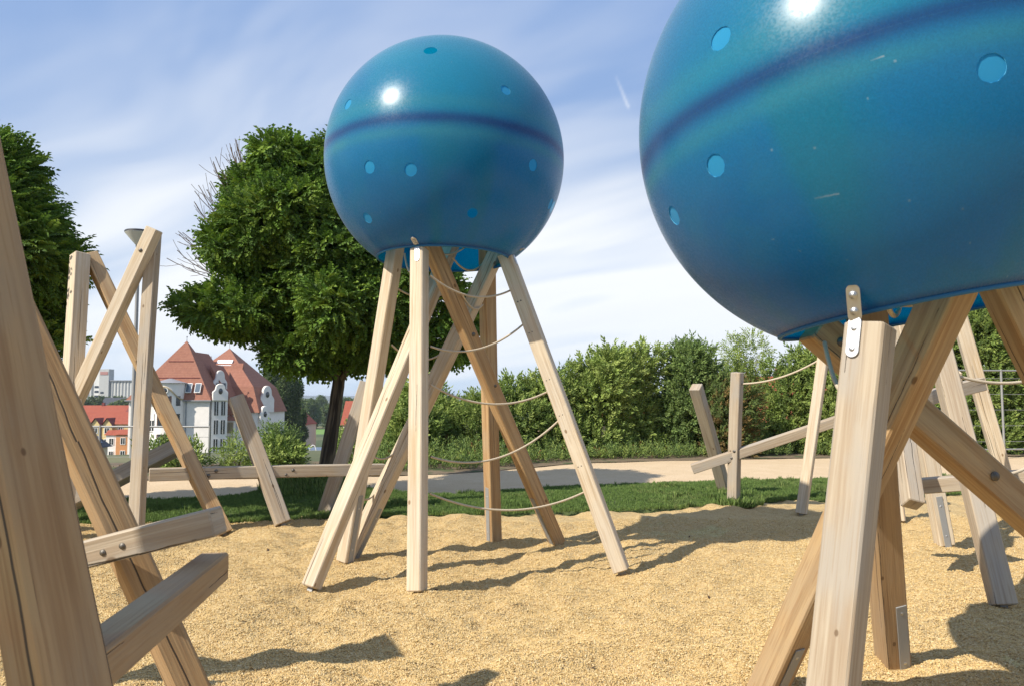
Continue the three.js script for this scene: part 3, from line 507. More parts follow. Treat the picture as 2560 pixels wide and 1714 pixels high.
const twigMat = new THREE.MeshStandardMaterial({ color: rgb(0.13, 0.095, 0.07), roughness: 1 });
const PIN = pinnate(0.18, 4, 0.078, 0.054, 4), PIN2 = pinnate(0.30, 8, 0.085, 0.036, 9);
const GREEN = [[0.12, 0.215, 0.025], [0.10, 0.185, 0.022], [0.19, 0.285, 0.034], [0.075, 0.14, 0.02]];
{
  const o = [-3.2, 0, -12.8], t = thing('locust_tree', 'dense dark round-headed tree with a bare leaning trunk beside the far globe', 'tree', [o[0] * 0.93, 0.105, o[2] * 0.93]); t.scale.setScalar(0.93);
  const inOld = g => { g.translate(t.position.x - o[0], t.position.y - o[1], t.position.z - o[2]); return g; };
  const lumps = [[-3.77, 5.34, -13.2, 0.67, 0.43, 1.1], [-3.19, 5.33, -13.3, 0.64, 0.47, 1.1], [-3.79, 4.3, -12.6, 0.96, 0.64, 1.2], [-4.40, 3.9, -12.7, 0.55, 0.34, 0.8], [-4.42, 2.98, -12.6, 0.86, 0.36, 1.0], [-2.56, 2.95, -12.2, 0.73, 0.57, 0.9],
    [-3.22, 2.38, -13.0, 0.82, 0.38, 1.1], [-1.36, 2.89, -13.3, 0.71, 0.81, 1.1], [-2.73, 4.2, -13.4, 1.09, 0.89, 1.2], [-1.99, 3.46, -13.0, 0.86, 0.8, 1.1], [-4.38, 4.88, -13.4, 0.5, 0.41, 0.8], [-3.98, 3.7, -13.8, 0.78, 0.5, 1.1], [-3.65, 3.25, -12.8, 0.7, 0.5, 0.9], [-3.0, 3.55, -12.5, 0.8, 0.6, 0.9], [-2.3, 2.45, -13.0, 0.7, 0.5, 0.9]];
  const RL = rng(17), fine = []; for (const [x, y, z, a, b, c] of lumps) { fine.push([x, y, z, a * 0.84, b * 0.84, c * 0.84]); for (let k = 0; k < 9; k++) { const u = RL() * 2 - 1, th = RL() * 6.28, s = Math.sqrt(1 - u * u), f = 0.34 + RL() * 0.2; fine.push([x + s * Math.cos(th) * a * 0.72, y + u * b * 0.72, z + s * Math.sin(th) * c * 0.72, a * f, b * f * 0.85, c * f]); } }
  const list = crownList(shiftL(fine, o), 125, 61, { up: 0.3, droop: 0.1, tones: GREEN, ragged: 0.4, inner: 0.2, size: [0.6, 1.25] });
  const cr = copies('crown', PIN, LEAF, list, t); cr.userData = { kind: 'stuff' };
  wpart('trunk', inOld(limb([[-3.06, -0.05, -12.8], [-3.0, 0.5, -12.8], [-2.92, 1.1, -12.85], [-2.87, 1.75, -12.95], [-2.84, 2.4, -13.0]], 0.135, 0.088)), bark, t);
  for (const p of [[[-2.86, 1.75, -12.95], [-2.4, 2.5, -12.8], [-1.7, 3.2, -13]], [[-2.86, 1.8, -12.95], [-3.4, 2.4, -12.8], [-4.3, 2.9, -12.6]], [[-2.84, 2.2, -13], [-3.0, 3.4, -13.1], [-3.5, 4.9, -13.2]], [[-2.84, 2.2, -13], [-3.6, 3.2, -13.2], [-4.2, 4.4, -13.3]], [[-2.84, 2.1, -13], [-2.5, 3.3, -13.3], [-2.4, 4.5, -13.4]]]) wpart('branch', inOld(limb(p, 0.07, 0.015, 7)), bark, t);
  // dead twigs that stick out on the sunny side
  const R = rng(8), tw = [], q = (s, m, e, r, n = 6) => tw.push(new THREE.TubeGeometry(new THREE.QuadraticBezierCurve3(s, m, e), n, r, 4));
  for (let i = 0; i < 60; i++) {
    const a = Math.pow(R(), 0.85), s = V3(-4.72 + 0.42 * a, 3.45 + 1.6 * a, -13.2 + (R() - 0.5) * 0.9), an = lerp(2.75, 1.95, a) + (R() - 0.5) * 0.35, len = 0.65 + R() * 0.45, d = V3(Math.cos(an), Math.sin(an), (R() - 0.5) * 0.35), e = s.clone().addScaledVector(d, len), m = s.clone().addScaledVector(d, len * 0.55).add(V3(-0.10, -0.09, 0)); q(s, m, e, 0.0062);
    for (let k = 0; k < 3; k++) { const b = s.clone().lerp(m, 0.3).lerp(m.clone().lerp(e, 0.6), R()), a2 = an + (R() - 0.5) * 1.3, l2 = 0.16 + R() * 0.26, f = b.clone().add(V3(Math.cos(a2) * l2, Math.sin(a2) * l2 + 0.05, (R() - 0.5) * 0.15)); q(b, b.clone().lerp(f, 0.5).add(V3(-0.02, -0.03, 0)), f, 0.0036, 3); }
  }
  const tg = mergeGeometries(tw); const b = wpart('bare_twigs', inOld(tg), twigMat, t); b.userData = { kind: 'stuff', label: 'bare grey twigs on the sunny side of the crown' };
}
{
  const o = [-6.9, 0, -9.7], t = thing('locust_tree', 'dark leafy tree at the picture edge behind the near brown timbers', 'tree', o);
  const lumps = [[-6.55, 4.22, -9.6, 0.47, 0.47, 0.6], [-6.35, 3.61, -9.4, 0.60, 0.53, 0.7], [-6.18, 3.22, -9.5, 0.66, 0.42, 0.8], [-6.42, 2.6, -9.6, 0.62, 0.55, 0.7], [-6.05, 2.2, -9.7, 0.35, 0.25, 0.4], [-7.4, 3.45, -9.7, 1.24, 1.39, 1.2], [-6.9, 2.9, -9.6, 0.7, 1.0, 0.9]];
  const cr = copies('crown', PIN2, LEAF, crownList(shiftL(lumps, o), 190, 77, { up: 0.25, tones: GREEN, ragged: 0.25, inner: 0.5, size: [0.7, 1.15] }), t); cr.userData = { kind: 'stuff' };
  wpart('trunk', limb([[-6.95, -0.1, -9.7], [-6.9, 1, -9.7], [-6.95, 2, -9.7], [-7, 3.2, -9.7]], 0.15, 0.07), bark, t);
  for (const p of [[[-6.93, 1.8, -9.7], [-6.5, 2.6, -9.6], [-6, 3.2, -9.5]], [[-6.95, 2, -9.7], [-7.5, 3, -9.6], [-7.9, 3.8, -9.7]], [[-6.95, 2.2, -9.7], [-6.6, 3.4, -9.7], [-6.3, 4.4, -9.6]]]) wpart('branch', limb(p, 0.05, 0.012, 7), bark, t);
}
// hedge: each shrub by itself
const SHOOTS = [shoot(0.26, 9, 0.105, 0.052, 2), shoot(0.22, 8, 0.085, 0.030, 6), shoot(0.30, 11, 0.12, 0.060, 12)];
const HG = [[0.225, 0.305, 0.065], [0.18, 0.26, 0.056], [0.28, 0.35, 0.085], [0.14, 0.205, 0.048]], HL = [[0.285, 0.365, 0.085], [0.34, 0.41, 0.11], [0.22, 0.30, 0.07]], HD = [[0.17, 0.25, 0.065], [0.21, 0.29, 0.085], [0.135, 0.21, 0.06]];
function shrub(label, x, top, z, hw, kind = 0, seed = 1, dens = 120, tones = HG, base = 0, group) {
  const R = rng(seed), o = [x, base, z], t = thing('shrub', label, 'shrub', o, group), h = top - base, L = [];
  const rows = Math.max(2, Math.round(h / (hw * 0.85)));
  for (let i = 0; i < rows; i++) { const f = (i + 0.5) / rows, w = hw * (0.95 - 0.5 * Math.pow(f, 2.2)); for (let k = 0; k < (f > 0.72 ? 1 : 2); k++) L.push([(R() - 0.5) * w * 0.9, h * f * 0.97 + (R() - 0.5) * 0.1, (R() - 0.5) * hw * 0.7, w * (0.55 + R() * 0.3), h / rows * (0.62 + R() * 0.2), w * (0.6 + R() * 0.25)]); }
  for (let k = 0; k < 8; k++) L.push([(R() - 0.5) * hw * 1.5, h * (0.62 + R() * 0.27), (R() - 0.5) * hw * 0.9, hw * (0.14 + R() * 0.1), h * (0.09 + R() * 0.07), hw * 0.2]);
  const c = copies('leaves', SHOOTS[kind], LEAF, crownList(L, dens, seed * 31 + 5, { up: 0.55, tones, ragged: 0.42, inner: 0.4, size: [0.5, 1.2] }), t); c.userData = { kind: 'stuff' };
  const st = []; for (let k = 0; k < 5; k++) { const a = R() * 6.28, q = hw * 0.45; st.push(limb([[Math.cos(a) * 0.05, -0.1, Math.sin(a) * 0.05], [Math.cos(a) * q * 0.5, h * 0.4, Math.sin(a) * q * 0.5], [Math.cos(a) * q, h * 0.85, Math.sin(a) * q]], 0.02, 0.006, 5)); }
  part('stems', mergeGeometries(st), twigMat, t);
}
shrub('pale loose shrub left of the far globe\'s upright front leg', -3.05, 1.55, -19, 0.5, 1, 1, 70, HL);
shrub('low broad shrub right behind the upright front leg of the far globe', -1.94, 1.74, -19.4, 0.75, 0, 2, 115, HL);
shrub('lowest rounded shrub of the hedge, between the crossed legs of the far globe', -0.97, 1.5, -19, 0.68, 1, 3, 130, HG);
shrub('shrub of the hedge behind the slanting warm brown leg of the far globe', 0.1, 1.86, -19.8, 0.76, 0, 4, 81, HG);
shrub('shrub just left of the far globe\'s right leg, hedge top stepping upward', 0.95, 1.99, -20, 0.7, 2, 5, 64, HL);
shrub('narrow shrub behind the right leg of the far globe', 1.62, 2.2, -20.5, 0.62, 0, 6, 81, HG);
shrub('tall fresh green shrub just right of the far globe\'s right leg', 2.43, 2.66, -20.5, 0.8, 2, 7, 68, HL);
shrub('pointed pale green shrub, second tall one right of the far globe', 3.48, 2.74, -21, 0.72, 2, 8, 68, HL);
shrub('dense rounded shrub left of the leaning post of the balance beam', 4.74, 2.88, -21, 0.95, 0, 9, 102, HD);
shrub('airy tall pale shrub rising behind the upright post of the balance beam', 6.8, 3.18, -22.5, 0.95, 1, 10, 62, HL);
shrub('mid green shrub under the slack rope of the balance beam', 7.73, 2.63, -21.5, 0.77, 0, 11, 81, HG);
shrub('bright green shrub behind the tallest post of the balance beam', 8.62, 2.74, -21, 0.8, 2, 12, 74, HL);
shrub('shrub hidden mostly by the near globe\'s pale front leg', 10.09, 3.09, -21.5, 0.9, 0, 13, 100, HG);
shrub('tall leafy shrub showing between the crossed legs of the near globe', 11.79, 3.3, -22, 0.98, 2, 14, 100, HG);
shrub('tallest bushy shrub, right of the near globe\'s crossed legs', 13.05, 3.95, -21.5, 1.1, 0, 15, 130, HG);
shrub('shrub at the right picture edge under the near globe', 14.82, 3.7, -22, 1.25, 2, 16, 90, HG);
shrub('small shrub in front of the hedge behind the far globe', -2.2, 1.3, -18.2, 0.55, 0, 17, 120, HG);
shrub('low reddish green shrub at the foot of the leaning post', 5.6, 1.9, -20.3, 0.75, 0, 18, 110, [[0.14, 0.19, 0.05], [0.12, 0.175, 0.045], [0.20, 0.14, 0.045]]);
shrub('thin sprigs of a young shrub before the white gable wall', -6.85, 0.50, -16.5, 0.42, 0, 19, 30, HG, -0.4);
shrub('small grey green shrub before the shaded side of the gabled mansion', -5.98, 0.45, -17, 0.48, 1, 20, 70, HL, -0.4);
shrub('dark spreading shrub behind the leaning post of the long level beam', -5.4, 0.72, -18.3, 0.52, 1, 21, 130, HD, -0.4);
shrub('bright leafy shrub below the dark one, above the long level beam', -5.0, 0.42, -17, 0.52, 2, 22, 100, HG, -0.4);
shrub('small shrub right of the dark tree trunk', -3.6, 0.72, -17.6, 0.42, 1, 23, 110, HG, -0.2);
shrub('sparse sprigs beside the upright crossed timber', -7.7, 0.45, -17, 0.35, 0, 24, 40, HG, -0.4);
{
  // undergrowth at the foot of the hedge
  const R = rng(404), list = [], d = new THREE.Object3D();
  for (let i = 0; i < 12500; i++) { const x = lerp(-9, 18, R()); if (x < -3.2 && R() < 0.55) continue; const e = edgeHedge(x) + (x > -3 ? -0.45 : -0.2), k = R(), z = e - 2.6 * k, tall = 0.25 + 0.75 * sstep(0, 0.6, k), y = (x < -3.2 ? -0.12 : 0.02) + R() * (x < -3.2 ? 0.04 : 0.45) * tall; if (vn(x * 1.2, z * 1.2, 8) < 0.25 && k < 0.3) continue; const dir = V3((R() - 0.5) * 1.4, 0.5 + R(), (R() - 0.5) * 1.4).normalize(), s = (0.5 + R() * 0.6) * (x < -3.2 ? 0.7 : 1), t = (R() < 0.03 ? [0.2, 0.09, 0.03] : [...HG, ...HD][Math.floor(R() * 7)]), v = 0.75 + 0.4 * R(); list.push({ m: new THREE.Matrix4().compose(V3(x, y, z), aim(dir, R() * 6), V3(s, s, s)), c: rgb(t[0] * v, t[1] * v, t[2] * v) }); }
  const u = copies('undergrowth', SHOOTS[1], LEAF, list, scene); u.userData = { kind: 'stuff', label: 'low weeds and brambles at the foot of the hedge', category: 'undergrowth' };
}
{
  // grass
  const P = [], R = rng(55); for (let i = 0; i < 9; i++) { const a = R() * 6.28, r = R() * 0.03, b = V3(Math.cos(a) * r, 0, Math.sin(a) * r), lean = V3((R() - 0.5) * 0.05, 0.045 + R() * 0.04, (R() - 0.5) * 0.05), w = V3(Math.cos(a + 1.5), 0, Math.sin(a + 1.5)).multiplyScalar(0.0032), tip = b.clone().add(lean), m = b.clone().lerp(tip, 0.55).add(V3(0, 0.008, 0)); for (const p of [b.clone().sub(w), b.clone().add(w), m.clone().add(w), b.clone().sub(w), m.clone().add(w), m.clone().sub(w), m.clone().sub(w), m.clone().add(w), tip]) P.push(p.x, p.y, p.z); }
  const tuft = geoOf(P), list = []; const d = new THREE.Object3D(), T = [[0.14, 0.22, 0.05], [0.17, 0.25, 0.06], [0.115, 0.185, 0.045], [0.21, 0.26, 0.08]];
  for (let i = 0; i < 75000; i++) {
    const x = lerp(-9, 9.5, R()), a = edgeSand(x), b = edgePath(x), k = Math.pow(R(), 1.1), z = lerp(a + 0.05, b - 0.03 + (R() - 0.5) * 0.12, k), y = 0.015 + 0.05 * Math.sin(k * Math.PI) + mound(x, z);
    d.position.set(x, y, z); d.rotation.set((R() - 0.5) * 0.5, R() * 6.28, (R() - 0.5) * 0.5); const patch = vn(x * 2.5, z * 2.5, 6), s = (0.36 + R() * 0.4) * (0.6 + 0.7 * patch) * (vn(x * 5, z * 5, 9) > 0.86 ? 1.8 : 1); d.scale.set(s, s, s); d.updateMatrix();
    const t = T[Math.floor(R() * 3 + (patch > 0.7 ? 1 : 0))], v = 0.8 + 0.4 * R(); list.push({ m: d.matrix.clone(), c: rgb(t[0] * v, t[1] * v, t[2] * v) });
  }
  // longer weeds round the mound of the tree and the posts
  for (let i = 0; i < 2600; i++) { const which = R(), c = which < 0.75 ? [-3.0, -11.9, 0.75] : which < 0.9 ? [3.2, -11.1, 0.28] : [3.35, -12.1, 0.35]; const a = R() * 6.28, r = c[2] * Math.sqrt(R()), x = c[0] + Math.cos(a) * r, z = c[1] + Math.sin(a) * r; d.position.set(x, 0.02 + mound(x, z), z); d.rotation.set((R() - 0.5) * 0.6, R() * 6.28, (R() - 0.5) * 0.6); d.scale.setScalar(0.8 + R() * 1.2); d.updateMatrix(); const t = T[Math.floor(R() * 4)]; list.push({ m: d.matrix.clone(), c: rgb(...t) }); }
  const g = copies('grass', tuft, leafMat(0.3), list, scene); g.userData = { kind: 'stuff', label: 'short green turf along the edge of the chip pit', category: 'grass' };
}

// ------------------------------------------------------------------ fences and lamps near by
{
  const white = new THREE.MeshStandardMaterial({ color: rgb(0.62, 0.62, 0.60), roughness: 0.5 });
  const t = thing('street_lamp', 'street lamp with a shallow white cone head behind the crossed timbers', 'street lamp', [-9.64, 0, -20]);
  const pole = new THREE.CylinderGeometry(0.042, 0.056, 5.3, 16); pole.translate(0, 2.65, 0); part('pole', pole, zinc, t);
  const cone = new THREE.LatheGeometry([[0.06, 5.42], [0.10, 5.46], [0.17, 5.54], [0.34, 5.74], [0.335, 5.76], [0.02, 5.77]].map(p => new THREE.Vector2(...p)), 32); part('lamp_shade', cone, new THREE.MeshPhysicalMaterial({ color: rgb(0.72, 0.72, 0.68), roughness: 0.6, transmission: 0.2, thickness: 0, clearcoat: 0.5, clearcoatRoughness: 0.2 }), t);
  const neck = new THREE.CylinderGeometry(0.075, 0.06, 0.14, 20); neck.translate(0, 5.36, 0); const dark = new THREE.MeshStandardMaterial({ color: rgb(0.03, 0.03, 0.032), roughness: 0.5 }); part('neck', neck, dark, t);
  const cap = new THREE.LatheGeometry([[0.345, 5.755], [0.35, 5.78], [0.33, 5.80], [0.0, 5.83]].map(p => new THREE.Vector2(...p)), 32); part('cap', cap, dark, t);

  const fence = (label, x0, z0, x1, z1, y0, y1, wires, posts, rails) => {
    const f = thing('wire_fence', label, 'fence', [x0, 0, z0]), tube = (a, b, r) => new THREE.TubeGeometry(new THREE.LineCurve3(V3(...a), V3(...b)), 1, r, 8);
    for (const y of rails) wpart('rail', tube([x0, y, z0], [x1, y, z1], 0.021), zinc, f);
    for (let i = 0; i < wires; i++) { const y = lerp(y0, y1, (i + 0.5) / wires); wpart('wire', tube([x0, y, z0], [x1, y, z1], 0.005), zinc, f); }
    for (let i = 0; i <= posts; i++) { const x = lerp(x0, x1, i / posts), z = lerp(z0, z1, i / posts); wpart('post', tube([x, y0 - 0.6, z], [x, y1 + 0.03, z], 0.028), zinc, f); }
  };
  fence('low wire fence with a bright top rail before the town roofs', -14, -17.6, -6.6, -17.2, 0, 0.88, 2, 3, [0.88]);
  fence('taller wire fence with rails along the hedge at the right picture edge', 10.4, -19.6, 16.4, -20.4, 0.22, 2.2, 5, 3, [0.22, 2.2]);
  const wp = (label, x, z, h, a) => { const p = thing('fence_post', label, 'post', [x, 0, z]); const b = beamGeo([0, -0.1, 0], [a, h, 0], 0.10, 0.10, -20, 70 + Math.round(x * 10), 0.01); b.userData = {}; part('post', b, woodGrey, p); };
  wp('weathered stub post in the weeds left of the far globe\'s right leg', 0.62, -19.7, 0.75, 0.04);
  wp('weathered stub post in the hedge right of the far globe\'s right leg', 2.35, -20.0, 0.8, -0.03);
}

// ------------------------------------------------------------------ the town below
const roofTex = (a, b, s) => { const m = tex(256, 256, (u, v) => { const row = Math.floor(v * 24), c = Math.floor(u * 24 + (row % 2) * 0.5), f = h2(c, row, s), e = sstep(0, 0.22, v * 24 - row); return mix3(mix3(a, b, f * 0.6 + 0.4 * fbm(u * 4, v * 4, 3, s, 4, 4)), [a[0] * 0.5, a[1] * 0.5, a[2] * 0.5], (1 - e) * 0.5); }, { srgb: true }); m.repeat.set(0.14, 0.14); return m; };
const RM = { red: new THREE.MeshStandardMaterial({ roughness: 0.85, map: roofTex([0.27, 0.06, 0.032], [0.36, 0.09, 0.045], 3) }), rust: new THREE.MeshStandardMaterial({ roughness: 0.85, map: roofTex([0.275, 0.11, 0.068], [0.345, 0.15, 0.095], 5) }), slate: new THREE.MeshStandardMaterial({ roughness: 0.6, map: roofTex([0.035, 0.04, 0.05], [0.07, 0.075, 0.085], 7) }), maroon: new THREE.MeshStandardMaterial({ roughness: 0.85, map: roofTex([0.16, 0.04, 0.035], [0.23, 0.06, 0.05], 9) }) };
const wallM = (r, g, b, s = 1) => { const m = tex(128, 128, (u, v) => { const n = 0.88 + 0.16 * fbm(u * 8, v * 8, 4, s, 8, 8); return [r * n, g * n, b * n]; }, { srgb: true }); m.repeat.set(0.2, 0.2); return new THREE.MeshStandardMaterial({ map: m, roughness: 0.95 }); };
const WM = { white: wallM(0.84, 0.79, 0.73, 1), cream: wallM(0.68, 0.60, 0.44, 2), yellow: wallM(0.72, 0.56, 0.26, 3), orange: wallM(0.60, 0.27, 0.11, 4), peach: wallM(0.70, 0.48, 0.32, 5), mint: wallM(0.60, 0.66, 0.56, 6), grey: wallM(0.50, 0.50, 0.48, 7), sand: wallM(0.55, 0.49, 0.42, 8) };
const pane = new THREE.MeshPhysicalMaterial({ color: rgb(0.02, 0.025, 0.03), roughness: 0.1, clearcoat: 1, clearcoatRoughness: 0.03 }), frameM = new THREE.MeshStandardMaterial({ color: rgb(0.75, 0.74, 0.71), roughness: 0.5 }), brownM = new THREE.MeshStandardMaterial({ color: rgb(0.13, 0.06, 0.035), roughness: 0.6 }), leadM = new THREE.MeshStandardMaterial({ color: rgb(0.26, 0.27, 0.29), roughness: 0.55 }), goldTrim = new THREE.MeshStandardMaterial({ color: rgb(0.45, 0.36, 0.22), roughness: 0.8 });
function metreUV(g) { g = g.index ? g.toNonIndexed() : g; g.computeVertexNormals(); const p = g.attributes.position, n = g.attributes.normal, uv = []; for (let i = 0; i < p.count; i++) { const x = p.getX(i), y = p.getY(i), z = p.getZ(i), ax = Math.abs(n.getX(i)), az = Math.abs(n.getZ(i)); if (ax > az) uv.push(z, y); else if (az > 0.2) uv.push(x, y); else uv.push(x, z); } g.setAttribute('uv', new THREE.Float32BufferAttribute(uv, 2)); return g; }
const box = (x0, x1, y0, y1, z0, z1) => { const g = new THREE.BoxGeometry(x1 - x0, y1 - y0, z1 - z0); g.translate((x0 + x1) / 2, (y0 + y1) / 2, (z0 + z1) / 2); return metreUV(g); };
function facesGeo(polys) { const P = []; for (const q of polys) for (let k = 1; k < q.length - 1; k++) P.push(...q[0], ...q[k], ...q[k + 1]); return metreUV(geoOf(P)); }
// roof with its ridge along x, hipped by hx at each end
const roofX = (x0, x1, z0, z1, e, r, hx = 0, o = 0.35) => { x0 -= o; x1 += o; z0 -= o; z1 += o; const zm = (z0 + z1) / 2, A = [x0, e, z1], B = [x1, e, z1], C = [x1, e, z0], D = [x0, e, z0], E = [x0 + hx, r, zm], F = [x1 - hx, r, zm]; return facesGeo([[A, B, F, E], [B, C, F], [C, D, E, F], [D, A, E], [D, C, B, A]]); };
const roofZ = (x0, x1, z0, z1, e, r, hz = 0, o = 0.35) => { x0 -= o; x1 += o; z0 -= o; z1 += o; const xm = (x0 + x1) / 2, A = [x0, e, z1], B = [x1, e, z1], C = [x1, e, z0], D = [x0, e, z0], E = [xm, r, z1 - hz], F = [xm, r, z0 + hz]; return facesGeo([[A, B, E], [B, C, F, E], [C, D, F], [D, A, E, F], [D, C, B, A]]); };
// a window set in a wall: pane as the part's own glass, frame proud of it; face 'z' looks to +z, 'x' to +x
function win(t, x, y, z, w, h, face = 'z', fm = frameM, ox = 0) {
  const fr = [], b = 0.12, k = (x0, x1, y0, y1, d0, d1) => face === 'z' ? box(x0, x1, y0, y1, z + d0, z + d1) : box(x + d0, x + d1, y0, y1, z - x1 + x, z - x0 + x);
  const p = wpart('window', k(x - w / 2, x + w / 2, y - h / 2, y + h / 2, 0.01, 0.05), pane, t);
  fr.push(k(x - w / 2 - b, x - w / 2, y - h / 2 - b, y + h / 2 + b, 0, 0.12), k(x + w / 2, x + w / 2 + b, y - h / 2 - b, y + h / 2 + b, 0, 0.12), k(x - w / 2, x + w / 2, y + h / 2, y + h / 2 + b, 0, 0.12), k(x - w / 2, x + w / 2, y - h / 2 - b, y - h / 2, 0, 0.12), k(x - 0.05, x + 0.05, y - h / 2, y + h / 2, 0.05, 0.1));
  wpart('frame', mergeGeometries(fr), fm, t, p); return p;
}
{
  // the gabled mansion
  const t = thing('mansion', 'big white gabled mansion with two steep red pyramid roofs and a round corner bay', 'mansion', [-53, -14, -135]), g0 = -14.5;
  const wall = (g, m = WM.white, l) => wpart('wall', g, m, t, t, l), roof = (g, m = RM.rust) => wpart('roof', g, m, t);
  wall(box(-63.4, -50.1, g0, 1.45, -139, -130));
  const A = (y, s) => y; roof(facesGeo([[[-63.8, 1.2, -129.6], [-49.7, 1.2, -129.6], [-55.6, 11.3, -133.6]], [[-49.7, 1.2, -129.6], [-49.7, 1.2, -139.4], [-55.6, 11.3, -133.6]], [[-63.8, 1.2, -139.4], [-63.8, 1.2, -129.6], [-55.6, 11.3, -133.6]], [[-49.7, 1.2, -139.4], [-63.8, 1.2, -139.4], [-55.6, 11.3, -133.6]]]));
  // roof behind the first pyramid and the link to the second
  wall(box(-61, -50.2, g0, 0.2, -144, -139.02)); roof(roofZ(-60.5, -49.4, -143, -134.5, 0.6, 9.5, 1.5, 0.2)); roof(roofX(-59, -49.5, -147, -140.5, 1.5, 7.9, 0, 0.2));
  wall(box(-50.08, -47.2, g0, -1.25, -141, -136)); roof(facesGeo([[[-46.9, -1.4, -135.7], [-46.9, -1.4, -142], [-52.4, 7.4, -142], [-52.4, 7.4, -135.7]], [[-50.3, -1.4, -135.72], [-46.9, -1.4, -135.7], [-52.4, 7.4, -135.7]]]));
  // second pyramid, steeper at its foot
  const cx = -53.1, cz = -147, ring = (y, a) => [[cx - a, y, cz + a], [cx + a, y, cz + a], [cx + a, y, cz - a], [cx - a, y, cz - a]], r1 = ring(10.8, 0.05), r2 = ring(3.6, 6.9), r3 = ring(-1.0, 8.6), fs = [];
  for (const [P, Q] of [[r1, r2], [r2, r3]]) for (let k = 0; k < 4; k++) fs.push([Q[k], Q[(k + 1) % 4], P[(k + 1) % 4], P[k]]); roof(facesGeo(fs));
  wall(box(cx - 8.2, cx + 8.2, g0, -0.95, cz - 8.2, cz + 8.2));
  const fin = (x, y, z, h) => { const c = new THREE.CylinderGeometry(0.02, 0.05, h, 6); c.translate(x, y + h / 2, z); wpart('finial', c, leadM, t); const s = new THREE.SphereGeometry(0.13, 10, 8); s.translate(x, y + h * 0.8, z); wpart('finial', s, leadM, t); };
  fin(cx, 10.7, cz, 1.7); fin(-55.6, 11.2, -133.6, 0.9);
  // long skylight of the second pyramid, roof windows, vents
  const sl = box(-1.4, 1.4, -0.75, 0.75, -0.1, 0.2); sl.rotateX(-0.76); sl.translate(cx + 0.2, 7.9, cz + 2.85); wpart('skylight', sl, new THREE.MeshStandardMaterial({ color: rgb(0.78, 0.79, 0.80), roughness: 0.4 }), t);
  for (const dx of [0, 1.5]) { const w = box(-0.5, 0.5, -0.85, 0.85, -0.05, 0.12); w.rotateX(-0.38); w.translate(-53.6 + dx, 3.2, -130.15); const p = wpart('roof_window', w, frameM, t); const q = box(-0.40, 0.40, -0.74, 0.74, 0.1, 0.15); q.rotateX(-0.38); q.translate(-53.6 + dx, 3.2, -130.15); wpart('pane', q, new THREE.MeshPhysicalMaterial({ color: rgb(0.12, 0.15, 0.18), roughness: 0.15, clearcoat: 1 }), t, p); }
  for (const y of [4.9, 7.7]) { const hw = (11.3 - y) * 0.58; wpart('snow_rail', box(-55.9 - hw, -55.9 + hw, y - 0.05, y + 0.08, -129.6 - (y - 1.2) * 0.396 - 0.02, -129.6 - (y - 1.2) * 0.396 + 0.10), RM.maroon, t); }
  wpart('chimney', box(-56.0, -55.2, 7.2, 9.2, -143.9, -143.1), WM.white, t);
  // round bay on the front: wall, lead roof, wavy moulding, oval and long windows
  const bx = -56.6, bz = -130, br = 2.35, bay = new THREE.CylinderGeometry(br, br, 4.0 - g0, 40); bay.translate(bx, (4.0 + g0) / 2, bz); wall(bay, WM.white);
  const br1 = new THREE.CylinderGeometry(0.25, br + 0.35, 0.75, 40); br1.translate(bx, 4.4, bz); wpart('bay_roof', br1, leadM, t);
  const wv = []; for (let i = 0; i <= 40; i++) { const a = -1.35 + i / 40 * 2.7; wv.push(V3(bx + Math.sin(a) * (br + 0.06), 2.35 + 1.0 * Math.cos(a * 2.5), bz + Math.cos(a) * (br + 0.06))); } wpart('moulding', new THREE.TubeGeometry(new THREE.CatmullRomCurve3(wv), 80, 0.13, 6), goldTrim, t);
  const curved = (a0, a1, y0, y1, m, n = 'window', dr = 0.04) => { const g = new THREE.CylinderGeometry(br + dr, br + dr, y1 - y0, 10, 1, true, a0, a1 - a0); g.translate(bx, (y0 + y1) / 2, bz); const p = wpart(n, g, m, t); return p; };
  for (const [y0, y1] of [[0.3, 1.9], [-2.9, -1.0], [-6.2, -4.3]]) { curved(-0.42, 0.42, y0, y1, pane); curved(0.80, 1.12, y0, y1, pane); curved(-1.12, -0.80, y0, y1, pane); curved(-0.03, 0.03, y0, y1, brownM, 'mullion', 0.07); curved(-0.42, 0.42, y1 - 0.5, y1 - 0.4, brownM, 'mullion', 0.07); for (const a of [-0.46, 0.46]) curved(a - 0.04, a + 0.04, y0, y1, brownM, 'mullion', 0.06); }
  const ov = new THREE.SphereGeometry(1, 24, 12); ov.scale(0.62, 0.45, 0.12); ov.translate(bx + 0.0, 2.75, bz + br); wpart('oval_window', ov, pane, t); const ovr = new THREE.TorusGeometry(0.6, 0.09, 8, 32); ovr.scale(1.08, 0.8, 1); ovr.translate(bx, 2.75, bz + br + 0.05); wpart('moulding', ovr, frameM, t);
  wpart('balcony', box(-59.6, -57.0, -5.9, -5.1, -129.9, -127.4), frameM, t);
